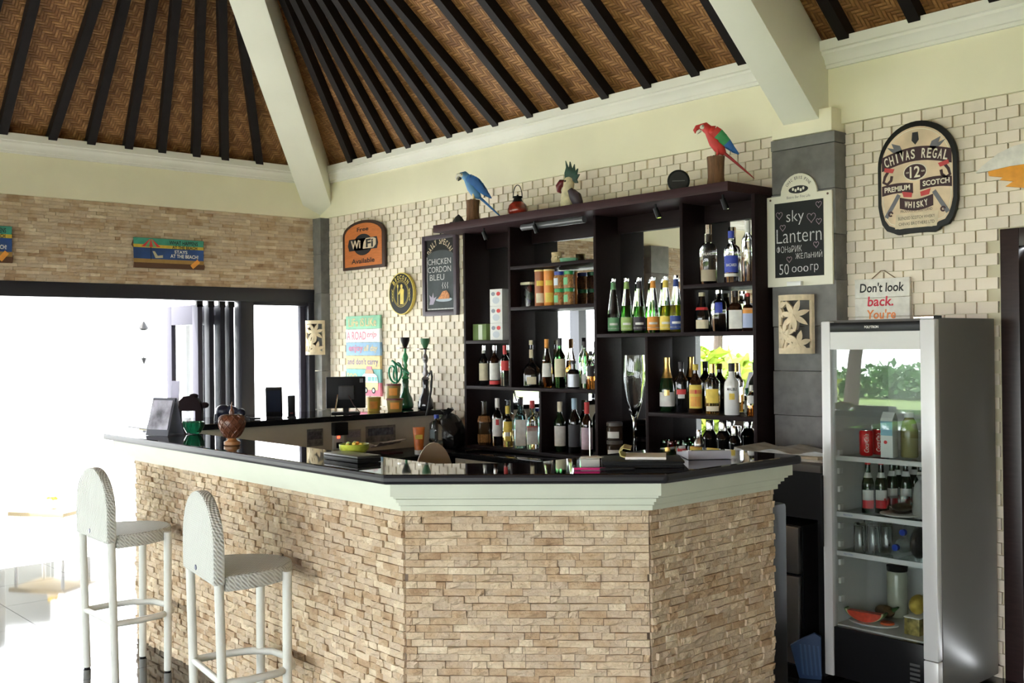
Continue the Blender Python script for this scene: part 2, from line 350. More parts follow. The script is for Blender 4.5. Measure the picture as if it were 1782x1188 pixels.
def field(length, z0, z1, rowh, lmin, lmax, rnd, s0=0.0, bond=False):
    out = []; nr = max(1, round((z1 - z0)/rowh)); h = (z1 - z0)/nr
    for r in range(nr):
        s = s0 - (lmin*0.5*(r % 2) if bond else rnd.uniform(0, lmax*0.6))
        while s < s0 + length:
            l = lmin if bond else rnd.uniform(lmin, lmax)*(1 if rnd.random() > .15 else .5)
            a, b = max(s, s0), min(s + l, s0 + length)
            if b - a > 0.012: out.append(((a + b)/2, z0 + (r + 0.5)*h, b - a, h))
            s += l
    return out
def lay(parent, base, items, protos, material, name, gap, dmin, dmax, nobj, rnd, skip=None):
    """items: (origin, theta, s, z, l, h). The nobj nearest are parts of their own, the rest one 'stuff' part."""
    pieces = []
    for (o, th, s, z, l, h) in items:
        c = Vector((o[0] + s*math.cos(th), o[1] + s*math.sin(th), z))
        if skip and skip(c, l, h): continue
        pieces.append((c, th, l - gap, h - gap, rnd.uniform(dmin, dmax), rnd.randrange(len(protos))))
    pieces.sort(key=lambda p: (p[0] - CAM).length)
    meshes = []
    for g in protos:
        o = g.build(name, material, None, smooth=False); meshes.append(o.data); bpy.data.objects.remove(o)
    base = Vector(base); rest = G()
    for i, (c, th, l, h, d, k) in enumerate(pieces):
        if i < nobj:
            o = bpy.data.objects.new(name, meshes[k]); COL.objects.link(o); o.parent = parent
            o.location = c - base; o.rotation_euler = (0, 0, th); o.scale = (l, d, h)
        else:
            M = Matrix.Translation(c - base) @ Matrix.Rotation(th, 4, 'Z') @ Matrix.Diagonal((l, d, h, 1))
            rest.add([M @ Vector(v) for v in protos[k].v], protos[k].f)
    if rest.v: tag(rest.build(name + 's_beyond', material, parent, smooth=False), kind='stuff')
# ---- back wall
DOOR0, DOOR1, DOORZ = 5.97, 6.95, 2.08
gw = G().b2((-0.25, 0, -0.1), (DOOR0, 0.2, ZM)).b2((DOOR0, 0, DOORZ), (DOOR1, 0.2, ZM)).b2((DOOR1, 0, -0.1), (ROOM_X, 0.2, ZM))
wb = struct('wall_back', gw, GROUT)
rnd = random.Random(3); items = [((0, 0), 0.0, *f) for f in field(7.6, 0.80, ZB, 0.056, 0.104, 0.104, rnd, 0.13, bond=True)] + [((0, 0), 0.0, *f) for f in field(0.12, 0.0, 0.80, 0.056, 0.104, 0.104, rnd, 5.85, bond=True)]
def skip_tile(c, l, h):
    if 2.42 < c.x < 4.78 and c.z < 2.37: return True
    if 4.84 < c.x < 5.13: return True
    if DOOR0 - 0.03 < c.x < DOOR1 + 0.03 and c.z < DOORZ + 0.02: return True
    return False
lay(wb, (0, 0, 0), items, TILES, TILE, 'wall_tile', 0.0035, 0.013, 0.019, 300, rnd, skip_tile)
# ---- left wall (stone band over the openings)
gl = G().b2((-0.2, -4.34, 2.06), (0, 0, ZM)).b2((-0.2, ROOM_Y, 2.06), (0, -4.65, ZM)).b2((-0.2, -4.65, -0.1), (-0.01, -4.34, ZM))
wl = struct('wall_left', gl, MORTAR)
items = [((0, 0), PI/2, *f) for f in field(4.25, 2.075, ZB, 0.0262, 0.06, 0.19, rnd, -4.34)] + [((0, 0), PI/2, *f) for f in field(4.3, 2.075, ZB, 0.0262, 0.08, 0.2, rnd, -8.95)]
lay(wl, (0, 0, 0), items, STONES, LEDGER, 'ledger_stone', 0.0020, 0.010, 0.024, 300, rnd)
# ---- front open between pillars, plain band above; unseen right wall closed to cut light
gf = G().b2((0, ROOM_Y - 0.2, 2.25), (ROOM_X, ROOM_Y, ZM)); struct('wall_front', gf, CREAM)
gr = G().b2((ROOM_X, ROOM_Y, -0.1), (ROOM_X + 0.2, 0, ZM)); struct('wall_right', gr, CREAM)
# ---- slate clad pillars
def pillar(a, b, ztop, slabs, label_):
    a = Vector(a); b = Vector(b)
    o = thing('stone_pillar', None, None, (a.x, a.y, 0), kind='structure')
    z = 0.0; i = 0
    while z < ztop - 1e-3:
        h = min(slabs, ztop - z)
        d = 0.003 if i % 2 else 0.0
        G().b2((0 - d, 0 - d, z + 0.0015), (b.x - a.x + d, b.y - a.y, z + h - 0.0015)).build('slate_slab', SLATE, o, bevel=0.002)
        z += h; i += 1
    return o
pillar((4.795, -0.115), (5.175, -0.001), 2.655, 0.236, '')
pillar((0.0, -0.095), (0.135, -0.001), 2.70, 0.34, '')
pillar((-0.01, -4.65), (0.12, -4.34), 2.70, 0.34, '')
for x in (0.15, 4.0, 7.8, 11.35): pillar((x - 0.17, ROOM_Y - 0.1), (x + 0.17, ROOM_Y + 0.24), 2.25, 0.4, '')
struct('trim_1', G().b2((4.805, -0.125, 2.657), (5.165, -0.001, 2.775)), CREAM, bevel=0.002)       # cap of the pillar
# ---- cream bands and mouldings
struct('trim_2', G().b2((0.0, -0.032, ZB), (ROOM_X, 0, 3.0)), CREAM)
struct('trim_3', G().b2((0, ROOM_Y, ZB), (0.032, -0.033, 3.0)), CREAM)
prof = [(0.0, 2.995), (0.050, 2.995), (0.052, 3.012), (0.060, 3.016), (0.066, 3.036), (0.078, 3.052), (0.092, 3.062), (0.094, 3.076), (0.108, 3.080), (0.110, 3.13), (0.0, 3.13)]
struct('trim_4', G().prism(prof, lambda p: (p[0], -p[0], p[1]), lambda p: (ROOM_X, -p[0], p[1])), MOULD)
struct('trim_5', G().prism(prof, lambda p: (p[0], -p[0], p[1]), lambda p: (p[0], ROOM_Y, p[1])), MOULD)
# ---- roof: four pitched planes of bamboo matting on dark rafters
E_ = 0.025; YR = ROOM_Y/2; RUN = -YR - E_; ZR = ZM + PITCHR*RUN; SL = math.hypot(1, PITCHR)
def roof_plane():
    me = bpy.data.meshes.new('ceiling')
    a, b = 0.0, ROOM_X; z0 = ZM - PITCHR*E_
    c = [(0, 0, z0), (ROOM_X, 0, z0), (ROOM_X, ROOM_Y, z0), (0, ROOM_Y, z0)]; r1 = (-YR, YR, ZR); r2 = (ROOM_X + YR, YR, ZR)
    vs = []; fs = []; uv = []
    for poly, uf in (((c[0], c[1], r2, r1), lambda p: (p[0], -p[1]*SL)), ((c[3], c[0], r1), lambda p: (p[1] + 40, p[0]*SL)), ((c[2], c[3], r1, r2), lambda p: (p[0] + 80, (p[1] - ROOM_Y)*SL)), ((c[1], c[2], r2), lambda p: (p[1] + 120, (ROOM_X - p[0])*SL))):
        k = len(vs); vs += poly; fs.append(tuple(range(k, k + len(poly)))); uv += [uf(p) for p in poly]
    me.from_pydata(vs, [], fs); ul = me.uv_layers.new(name='UVMap')
    for i, q in enumerate(uv): ul.data[i].uv = q
    me.materials.append(BAMBOO); o = bpy.data.objects.new('ceiling', me); COL.objects.link(o); return tag(o, kind='structure')
ceil = roof_plane()
PB, NB = (0, -E_, ZM), (0, PITCHR, 1); PL, NL = (E_, 0, ZM), (-PITCHR, 0, 1)
back_b = [((616.6, 273), 504), ((651, 265), 523.5), ((685.6, 258), 546), ((719, 248), 571.7), ((755, 239), 599), ((791.4, 230), 628.7), ((828, 222), 661.5), ((871, 209), 696), ((931.5, 194), 778), ((993, 180), 855), ((1063, 161), 943), ((1137, 143), 1037), ((1220.5, 122), 1140.6), ((1303, 102), 1243.6), ((1479, 59), 1456), ((1601, 26), 1580)]
left_b = [((-62, 214), -10), ((2, 222), 55), ((88, 233), 163), ((155, 241), 213), ((220, 250), 262), ((278, 258), 303), ((338, 265), 347), ((388, 272), 383), ((448, 279), 411)]
def rafter(p0, p1, ext, nrm, lim=None):
    p0 = Vector(p0); d = Vector(p1) - p0; p1 = p0 + d*ext
    n = Vector(nrm).normalized(); off = n*-0.035; g = G(); beam(g, p0 + off - d.normalized()*0.12, p1 + off, 0.062, 0.07, up=n); g.build('rafter', RAFTER, ceil, smooth=False)
for (b0, tx) in back_b:
    if b0[0] > 1400: A = UP_(*b0, PB, NB); rafter(A, A + Vector((0, -1, PITCHR)), 4.3, NB); continue
    A, B = UP_(*b0, PB, NB), UP_(tx, 0, PB, NB)
    rafter(A, B, min(4.2/max(0.3, A.y - B.y), 3.2) if B.x - A.x < 0.15 else 1.25, NB)
for (b0, tx) in left_b: rafter(UP_(*b0, PL, NL), UP_(tx, 0, PL, NL), 1.6, NL)
x = 6.0
while x < ROOM_X - 0.3:
    ln = min(4.35, ROOM_X - x - 0.1); rafter((x, -E_, ZM), (x, -E_ - 1, ZM + PITCHR), ln, NB); x += 0.33
y = -3.9
while y > ROOM_Y + 0.4:
    ln = max(0.3, min(4.35, y - ROOM_Y - 0.1)); rafter((E_, y, ZM), (E_ + 1, y, ZM + PITCHR), ln, NL); y -= 0.33
# white plastered hip and principal rafters
g = G(); beam(g, (-0.03, 0.03, 2.845), (4.2, -4.2, 2.845 + 4.23*0.855), 0.25, 0.28, up=(-0.5, 0.5, 1)); tag(g.build('roof_beam', BEAMW, None, bevel=0.004), kind='structure')
g = G(); beam(g, (4.985, 0.05, 2.80), (4.985, -4.4, 2.80 + 4.45*0.85), 0.215, 0.34, up=(0, 0, 1)); tag(g.build('roof_beam', BEAMW, None, bevel=0.004), kind='structure')
# ---- lintel, glazed side panel and folding doors in the left opening
struct('trim_6', G().b2((-0.12, -4.34, 1.962), (0.025, -0.095, 2.075)), FRAMEW, bevel=0.003)
struct('trim_7', G().b2((-0.12, ROOM_Y, 1.962), (0.025, -4.65, 2.075)), FRAMEW, bevel=0.003)
struct('trim_8', G().b2((-0.12, -3.37, 0), (0.02, -3.25, 1.962)), FRAMEW)
struct('trim_9', G().b2((-0.12, -5.36, 0), (0.02, -5.24, 1.962)), FRAMEW)
wn = thing('window_1', None, None, (0, 0, 0), kind='structure')
gg = G().b2((-0.1, -0.80, 0), (0.02, -0.68, 1.962)).b2((-0.1, -0.155, 0), (0.02, -0.095, 1.962)).b2((-0.1, -0.68, 1.93), (0.02, -0.155, 1.962)).b2((-0.1, -0.68, 0), (0.02, -0.155, 0.08))
gg.build('window_frame', FRAMEW, wn, bevel=0.003)
LILAC = mat('lilac_grey_paint', (0.045, 0.042, 0.060), 0.6, spec=0.2)
G().b2((-0.085, -0.20, 0.08), (-0.045, -0.155, 1.93)).build('glazing_bead', LILAC, wn)
G().b2((-0.06, -0.68, 0.08), (-0.054, -0.2, 1.93)).build('pane', PANE, wn)
def door_leaf(n, y, wd, ang, body):
    o = thing('door_%d' % n, None, None, (-0.05, y, 0), ang, kind='structure')
    H, S, T = 1.93, 0.105, 0.042
    g = G().b2((-wd, -T/2, 0.02), (-wd + S, T/2, H)).b2((-S, -T/2, 0.02), (0, T/2, H)).b2((-wd + S, -T/2, H - 0.16), (-S, T/2, H)).b2((-wd + S, -T/2, 0.02), (-S, T/2, 0.3))
    g.build('door_frame', body, o, bevel=0.003)
    G().b2((-wd + S, -0.003, 0.3), (-S, 0.003, H - 0.16)).build('pane', PANE, o)
    G().b2((-0.03, -T/2 - 0.006, H - 0.02), (0.0, T/2 + 0.006, H + 0.03)).build('hanger', BLACKP, o)
DARKLEAF = mat('door_leaf_paint', (0.012, 0.012, 0.020), 0.5, spec=0.25)
for n, (y, wd, ang) in enumerate(((-1.13, 0.62, 0.0), (-1.03, 0.62, -0.06), (-0.93, 0.62, 0.05), (-0.85, 0.62, -0.02))): door_leaf(n + 1, y, wd, ang, LILAC if n == 0 else DARKLEAF)
# ---- framed doorway at the right of the back wall
dd = thing('door_5', None, None, (DOOR0, 0, 0), kind='structure'); dw = DOOR1 - DOOR0
G().b2((0, -0.03, 0), (0.085, 0.05, DOORZ)).b2((dw - 0.085, -0.03, 0), (dw, 0.05, DOORZ)).b2((0.085, -0.03, DOORZ - 0.085), (dw - 0.085, 0.05, DOORZ)).build('door_frame', DARKW, dd, bevel=0.004)
G().b2((0.085, 0.08, 0), (dw - 0.085, 0.12, DOORZ - 0.085)).build('door_leaf', mat('doorway_shade', (0.006, 0.006, 0.006), 0.6), dd)  # black slab stands in for the unlit room behind
# ================================================================ BAR COUNTER
A, B, C, D = Vector((2.470, -2.676)), Vector((4.953, -2.676)), Vector((5.574, -2.044)), Vector((5.574, -1.284))
T22 = math.tan(PI/8); ZC = 0.975
def outer(o, oe=None): oe = o if oe is None else oe; return [(A.x - oe, A.y - o), (B.x + T22*o, B.y - o), (C.x + o, C.y - T22*o), (D.x + o, D.y + oe*0.15)]
bar = thing('bar_counter', 'stone clad bar counter with polished black top and pale green cornice', 'bar counter', (4.0, -2.4, 0))
BL = Vector((4.0, -2.4, 0))
def loc(pts): return [(p[0] - BL.x, p[1] - BL.y) for p in pts]
inner = [(5.10, D.y + 0.02), (5.10, -2.19), (4.86, -2.455), (A.x - 0.135, -2.455)]
ctop = G().slab(loc(outer(0.135) + inner), 1.080, 1.116).build('countertop', [GRANITE, HONED], bar, bevel=0.012, smooth=False)
for pl in ctop.data.polygons: pl.material_index = 0 if pl.normal.z > 0.95 else 1      # polished top, honed edge
core_in = [(D.x - 0.14, D.y), (C.x - 0.14, C.y + 0.06), (B.x - 0.06, B.y + 0.14), (A.x, A.y + 0.14)]
G().slab(loc(outer(0.0, 0.0) + core_in), 0.0, ZC).build('core', MORTAR, bar, smooth=False)
steps = [(0.030, 0.972, 0.990), (0.018, 0.990, 0.993), (0.042, 0.993, 1.006), (0.058, 1.006, 1.018), (0.046, 1.018, 1.022), (0.074, 1.022, 1.030), (0.064, 1.030, 1.033), (0.094, 1.033, 1.0795)]
g = G()
for o_, z0, z1 in steps: g.slab(loc(outer(o_) + core_in), z0, z1)
g.build('cornice', GREENW, bar, smooth=False)
rnd = random.Random(11)
items = [((A.x, A.y), 0.0, *f) for f in field((B - A).length, 0.0, ZC, 0.0262, 0.035, 0.095, rnd)]
items += [((B.x, B.y), math.atan2(C.y - B.y, C.x - B.x), *f) for f in field((C - B).length, 0.0, ZC, 0.0262, 0.06, 0.145, rnd)]
items += [((C.x, C.y), PI/2, *f) for f in field((D - C).length, 0.0, ZC, 0.0262, 0.05, 0.11, rnd)]
lay(bar, BL, items, STONES, LEDGER, 'facing_stone', 0.0020, 0.010, 0.027, 300, rnd)
# ---- return counter along the left of the bar, seen from inside
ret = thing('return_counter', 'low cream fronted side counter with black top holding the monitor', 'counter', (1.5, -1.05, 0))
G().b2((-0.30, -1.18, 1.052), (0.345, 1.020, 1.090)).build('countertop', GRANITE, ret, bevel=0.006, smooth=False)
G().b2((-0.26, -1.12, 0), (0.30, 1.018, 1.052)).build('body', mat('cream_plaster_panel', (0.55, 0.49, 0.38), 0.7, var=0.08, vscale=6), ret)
# ---- tiled base under the bottle shelves
bc = thing('back_counter', 'cream tiled base cabinet under the bottle shelves', 'cabinet', (2.44, -0.44, 0))
G().b2((0, 0, 0), (2.34, 0.412, 0.80)).build('body', MORTAR, bc)
G().b2((-0.03, -0.02, 0.80), (2.34, 0.412, 0.842)).build('countertop', GRANITE, bc, bevel=0.004)
tp = None
for i in range(22):
    for j in range(4):
        if tp is None: tp = G().box((0, 0, 0), (0.105, 0.01, 0.098)).build('front_tile', mat('worn_cream_tile', (0.50, 0.44, 0.35), 0.5, var=0.15, vscale=20), bc, (0.055 + i*0.107, -0.006, 0.748 - j*0.1), bevel=0.002)
        else: t = tp.copy(); COL.objects.link(t); t.location = (0.055 + i*0.107, -0.006, 0.748 - j*0.1)
# ================================================================ BOTTLE SHELVES
YF, YBK = -0.245, -0.018
def SX(px, py): return U(px, py, 1, YF).x
def SZ(px, py): return U(px, py, 1, YF).z
SB = Vector((2.44, 0, 0.842))
sh = thing('bottle_shelf', 'wide dark brown open bar shelf unit with mirrored back', 'shelf', SB)
TH = 0.022; ZTOP = 2.365; ZBOT = 0.866
xL, xR = SX(809, 600), SX(1313, 600)
def board(name, x0, x1, z0, z1, y0=YF, y1=YBK, m=SHELFW, bev=0.0015):
    return G().b2(Vector((x0, y0, z0)) - SB, Vector((x1, y1, z1)) - SB).build(name, m, sh, bevel=bev)
v1, v2, v3, v4, v5 = SX(887, 560), SX(1036, 560), SX(1186, 470), SX(1125, 650), SX(940, 730)
zA = SZ(850, 592); zB = SZ(930, 675); zC1 = SZ(960, 457); zC2 = SZ(960, 531); zD = SZ(1180, 578); zE = SZ(1250, 492); zF = SZ(1220, 722)
board('side_panel', xL - TH/2, xL + TH/2, 0.844, ZTOP); board('side_panel', xR - TH/2, xR + TH/2, 0.844, ZTOP)
board('divider', v1 - TH/2, v1 + TH/2, zB, ZTOP); board('divider', v2 - TH/2, v2 + TH/2, ZBOT, ZTOP)
board('divider', v3 - TH/2, v3 + TH/2, zD, ZTOP); board('divider', v4 - TH/2, v4 + TH/2, ZBOT, zD - TH); board('divider', v5 - TH/2, v5 + TH/2, ZBOT, zB - TH)
def shelf(x0, x1, z): board('shelf', x0 + TH/2, x1 - TH/2, z - TH, z)
shelf(xL, v1, zA); shelf(xL, v2, zB); shelf(v1, v2, zC1); shelf(v1, v2, zC2); shelf(v2, xR, zD); shelf(v3, xR, zE); shelf(v4, xR, zF)
board('base_board', xL + TH/2, xR - TH/2, 0.844, ZBOT)
board('top_board', 2.205, 4.745, ZTOP, ZTOP + 0.052, -0.44, -0.02, m=mat('mahogany_board', (0.040, 0.017, 0.020), 0.5, spec=0.2, var=0.2, vscale=9, stretch=(1, 8, 8)), bev=0.003)
board('back_panel', xL + TH/2, xR - TH/2, ZBOT, ZTOP, -0.0175, -0.006)
board('back_rail', xL + TH/2, xR - TH/2, 2.262, ZTOP, -0.045, -0.0195)
board('mirror', xL + TH/2 + 0.002, xR - TH/2 - 0.002, ZBOT + 0.002, 2.262, -0.022, -0.0185, MIRROR, 0)
for px, py in ((842, 396), (930, 385), (1141, 355), (1258, 340)):
    p = U(px, py, 1, -0.34); g = G()
    g.loft([Vector((p.x, -0.34, ZTOP)) - SB, Vector((p.x, -0.34, ZTOP - 0.03)) - SB], 0.006, 8)
    g.loft([Vector((p.x, -0.345, ZTOP - 0.022)) - SB, Vector((p.x + 0.01, -0.325, ZTOP - 0.075)) - SB], [0.014, 0.017], 12); sp = g.build('spotlight', BLACKP, sh)
    G().loft([Vector((p.x + 0.01, -0.325, ZTOP - 0.0755)) - SB, Vector((p.x + 0.0102, -0.3248, ZTOP - 0.078)) - SB], 0.014, 12).build('lens', CHROME, sp)
# under-board lamp tubes
g = G(); g.loft([Vector((v1 + 0.2, -0.30, ZTOP - 0.025)) - SB, Vector((v2 - 0.03, -0.30, ZTOP - 0.025)) - SB], 0.022, 14); g.build('lamp_tube', mat('unlit_tube', (0.10, 0.10, 0.11), 0.2), sh)
# ---------------------------------------------------------------- bottles
PROF = {
 'spirit': [(0.94, 0), (1, .01), (1, .60), (.93, .65), (.62, .71), (.40, .76), (.36, .82), (.36, .99)],
 'wine':   [(0.94, 0), (1, .01), (1, .56), (.92, .63), (.60, .70), (.42, .75), (.38, .80), (.37, .99)],
 'syrup':  [(0.94, 0), (1, .01), (1, .31), (.96, .38), (.84, .50), (.62, .66), (.45, .80), (.38, .90), (.38, .99)],
 'champ':  [(0.90, 0), (1, .02), (1, .40), (.92, .50), (.70, .62), (.48, .74), (.38, .86), (.36, .99)],
 'flask':  [(0.80, 0), (1, .03), (1.02, .25), (.95, .38), (.60, .46), (.28, .52), (.22, .60), (.20, .99)],
 'decant': [(0.90, 0), (1, .02), (1, .50), (.98, .58), (.80, .66), (.42, .70), (.38, .99)],
 'long':   [(0.94, 0), (1, .01), (1, .66), (.86, .72), (.45, .78), (.40, .99)],
 'beer':   [(0.94, 0), (1, .01), (1, .55), (.92, .62), (.60, .74), (.42, .82), (.40, .99)],
}
def face(p): d = CAM - Vector(p); return math.atan2(d.x, -d.y)
def prof_r(pf, t):
    for (r0, z0), (r1, z1) in zip(pf, pf[1:]):
        if z0 <= t <= z1: return r0 + (r1 - r0)*(t - z0)/max(1e-6, z1 - z0)
    return pf[-1][0]
def bottle(name, label, pos, H, R, kind, body, cap, caph=0.1, bands=(), liquid=None, sq=0.0, group=None, cat='bottle', writing=None, turn=0.0, wide=2.3):
    """bands: (z0, z1, material, half-angle or 0 for all round)"""
    pf = PROF[kind]; o = thing(name, label, cat, pos, face(pos) + turn, group)
    G().lathe([(0.001, 0.0)] + [(r*R, z*H) for r, z in pf] + [(0.001, H*0.99)], 20, sq=sq).build('body', body, o, angle=50)
    rn = pf[-1][0]*R
    G().lathe([(rn*1.14, H*(1 - caph)), (rn*1.16, H*0.995), (rn*1.0, H), (0.001, H)], 16).build('cap', cap, o)
    if liquid:
        lm, lv = liquid; q = [(max(0.001, r*R - 0.0025), max(0.003, z*H)) for r, z in pf if z < lv] + [(max(0.001, prof_r(pf, lv)*R - 0.0025), lv*H), (0.001, lv*H)]
        G().lathe([(0.001, 0.003)] + q, 18, sq=sq).build('liquid', lm, o, angle=50)
    for z0, z1, m, ha in bands:
        n = 4; rows = [(prof_r(pf, z0 + (z1 - z0)*i/n)*R + 0.0009, (z0 + (z1 - z0)*i/n)*H) for i in range(n + 1)]
        if ha: G().lathe(rows, 14, a0=-PI/2 - ha, a1=-PI/2 + ha, sq=sq).build('label_band', m, o)
        else: G().lathe([(rows[0][0] - 0.0008, rows[0][1])] + rows + [(rows[-1][0] - 0.0008, rows[-1][1])], 18, sq=sq).build('label_band', m, o)
    if writing:
        body_, zc, wd, ht, m = writing; g = G(); put_text(g, body_, 0, zc*H, wd, ht, -(prof_r(pf, zc)*R + 0.0022), 0, bold=0.01)
        vs = []
        for x, y, z in g.v:                      # wrap the print round the glass
            r = -y; a = x/r; vs.append((r*math.sin(a), -r*math.cos(a), z))
        g.v = vs; g.build('lettering', m, o, smooth=False)
    return o
DKGREEN = mat('dark_green_glass', (0.006, 0.022, 0.008), 0.05, spec=0.6); DKBROWN = mat('dark_brown_glass', (0.02, 0.008, 0.004), 0.05, spec=0.6)
BLKGLASS = mat('black_glass', (0.006, 0.006, 0.007), 0.05, spec=0.6); AMBER = glass('amber_liquid', (0.72, 0.28, 0.05)); GOLDL = glass('golden_liquid', (0.95, 0.72, 0.25))
GREENL = mat('green_syrup', (0.10, 0.62, 0.05), 0.1, trans=0.6); YELL = mat('yellow_syrup', (0.85, 0.72, 0.02), 0.1, trans=0.5); DARKL = mat('dark_syrup', (0.02, 0.02, 0.015), 0.1)
BLUEGL = glass('blue_gin_glass', (0.45, 0.85, 0.95)); GREENGL = glass('green_glass', (0.12, 0.45, 0.16)); WHITEB = mat('white_coated_glass', (0.80, 0.80, 0.78), 0.25)
GOLD = mat('gold_foil', (0.72, 0.48, 0.16), 0.3, metal=0.9, var=0.2, vscale=60); SILVER = CHROME
lw, lc, ly, lo, lr = painted('label_white', (0.75, 0.74, 0.70)), painted('label_cream', (0.70, 0.63, 0.45)), painted('label_yellow', (0.78, 0.58, 0.10)), painted('label_orange', (0.80, 0.33, 0.06)), painted('label_red', (0.62, 0.05, 0.05))
lg, llg, lbk, lnv, lpk, lbl = painted('label_green', (0.16, 0.36, 0.18)), painted('label_light_green', (0.34, 0.50, 0.16)), painted('label_black', (0.03, 0.025, 0.03)), painted('label_navy', (0.03, 0.06, 0.25)), painted('label_pink', (0.62, 0.48, 0.55)), painted('label_blue', (0.05, 0.08, 0.45))
YB = -0.135
def at(px, base_py, z, y=YB): p = U(px, base_py, 1, y); return Vector((p.x, y, z + 0.0012))
def hgt(px, top, z, y=YB): return U(px, top, 1, y).z - z
Gp = 'bottles on the bar shelf'
def bt(name, label, px, base, top, z, R, kind, *a, y=YB, **k): return bottle(name, label, at(px, base, z, y), hgt(px, top, z, y), R, kind, *a, group=Gp, **k)
# --- left bay, middle row
bt('liquor_bottle', 'dark bottle with grey and gold label, left of three below the white boxes', 842, 668, 601, zB, .034, 'spirit', BLKGLASS, SILVER, .12, [(.12, .55, lc, 1.2), (.80, .88, lw, 0)])
bt('liquor_bottle', 'dark bottle with white label and red foot band, middle of three under white boxes', 861, 668, 601, zB, .037, 'spirit', DKBROWN, SILVER, .12, [(.14, .56, lw, 1.2), (.03, .12, lr, 1.3)])
bt('vodka_bottle', 'clear vodka bottle with red cap and red label under the white boxes', 879, 669, 601, zB, .034, 'spirit', CLEAR, lr, .22, [(.38, .62, lr, 0.9)])
# --- second bay, middle row
bt('liqueur_flask', 'squat round dark flask with long neck and cream shield label', 925, 668, 592, zB, .062, 'flask', BLKGLASS, lc, .10, [(.06, .22, lc, 0.5), (.62, .80, lc, 0)], sq=0.3)
bt('cognac_bottle', 'amber cognac bottle with white oval label beside the squat flask', 952, 670, 590, zB, .036, 'champ', CLEAR, lo, .20, [(.22, .50, lw, 1.0)], (AMBER, .55))
bt('whiskey_bottle', 'green glass whiskey bottle with tall cream label before the mirror', 975, 670, 588, zB, .037, 'spirit', GREENGL, lbk, .16, [(.22, .58, lc, 1.2)])
bt('liquor_bottle', 'short wide bottle with brushed metal label beside the green whiskey bottle', 998, 670, 628, zB, .040, 'decant', BLKGLASS, lbk, .12, [(.05, .52, mat('label_metal', (0.35, 0.36, 0.40), 0.35, metal=0.6), 1.2)], sq=0.5)
bt('vodka_bottle', 'clear bottle with black cap at the bright end of the cognac row', 1018, 670, 594, zB, .030, 'long', CLEAR, lbk, .14, [(.10, .30, lw, 0.8)], y=-.075)
bt('rum_bottle', 'small bottle half full of amber rum against the middle divider', 1028, 670, 611, zB, .030, 'spirit', CLEAR, lbk, .12, [(.34, .62, lbk, 0.8)], (AMBER, .34), y=-.19)
# --- bottom row left
bt('whisky_bottle', 'tall bottle wrapped in brown burlap at the end of the bottom row', 843, 774, 698, ZBOT, .047, 'decant', mat('brown_bottle', (0.05, 0.03, 0.015), 0.12), CLEAR, .14, [(.0, .24, mat('burlap', (0.26, 0.12, 0.04), 0.9, var=0.3, vscale=120), 0), (.52, .66, MATS['burlap'], 0)], sq=0.6)
bt('rum_bottle', 'clear rum bottle with big white label and white cap on bottom row', 866, 777, 693, ZBOT, .038, 'spirit', CLEAR, lw, .20, [(.20, .58, lw, 1.1), (.44, .56, lr, 0.3)])
bt('rum_bottle', 'clear rum bottle with round yellow label and yellow cap', 884, 778, 706, ZBOT, .038, 'spirit', CLEAR, ly, .20, [(.36, .62, ly, 0.9), (.14, .26, ly, 0.6), (.26, .36, lw, .5)], (GOLDL, .4))
bt('gin_bottle', 'pale blue gin bottle with tall white label on bottom row', 906, 780, 694, ZBOT, .042, 'decant', BLUEGL, lbk, .12, [(.05, .58, lw, 0.75)], sq=0.7)
bt('gin_bottle', 'clear square bottle with red cap and red and white label', 927, 782, 697, ZBOT, .040, 'decant', CLEAR, lr, .16, [(.10, .46, lw, 0.9), (.38, .48, lr, 0.9)], sq=0.5)
bt('wine_bottle', 'dark wine bottle with cream label on bottom row', 975, 783, 699, ZBOT, .039, 'wine', DKGREEN, lc, .20, [(.12, .52, lw, 1.2)])
bt('wine_bottle', 'black wine bottle with pale blue capsule on bottom row', 1000, 784, 693, ZBOT, .041, 'wine', BLKGLASS, mat('pale_blue_foil', (0.35, 0.5, 0.6), .3), .20, [(.12, .52, mat('label_dark', (0.04, 0.04, 0.05), .5), 1.2)])
bt('wine_bottle', 'dark wine bottle with lilac pink label beside the middle divider', 1022, 786, 700, ZBOT, .038, 'wine', DKBROWN, lr, .22, [(.10, .52, lpk, 1.2)])
# --- syrup bottles
for i, (px, top, cap, lab, liq, word) in enumerate(((1068, 485, lg, lg, (DARKL, .36), 'dark green'), (1091, 484, llg, llg, (GREENL, .50), 'light green'), (1113, 483, lbk, lbk, (GREENL, .48), 'black'), (1137, 482, lo, lo, None, 'orange'), (1159, 481, ly, ly, (YELL, .48), 'yellow'), (1177, 479, lnv, lnv, (YELL, .48), 'navy blue'))):
    bt('syrup_bottle', 'clear slender syrup bottle with %s label and silver cap' % word, px, 573, top, zD, .037, 'syrup', CLEAR, SILVER, .05, [(.05, .29, lab, 1.3), (.80, .93, cap, 0), (.085, .10, lw, 1.3), (.15, .19, lw, .7)], liq)
# --- top right bay
bt('vodka_bottle', 'large clear vodka bottle with silver cap and grey lettering', 1233, 487, 391, zE, .049, 'decant', CLEAR, SILVER, .16, [(.05, .24, mat('label_sand', (0.42, 0.36, 0.26), .6), 1.0)], writing=('FINLANDIA', .50, .075, .016, WHITEINK))
bt('rum_bottle', 'clear white rum bottle with blue label and blue cap', 1273, 486, 402, zE, .040, 'spirit', CLEAR, lbl, .14, [(.20, .52, lbl, 1.2), (.12, .18, lw, 1.2)], writing=('BACARDI', .34, .06, .016, WHITEINK))
bt('vodka_bottle', 'tall frosted clear bottle against the right end panel', 1302, 486, 384, zE, .034, 'long', CLEAR, lw, .2)
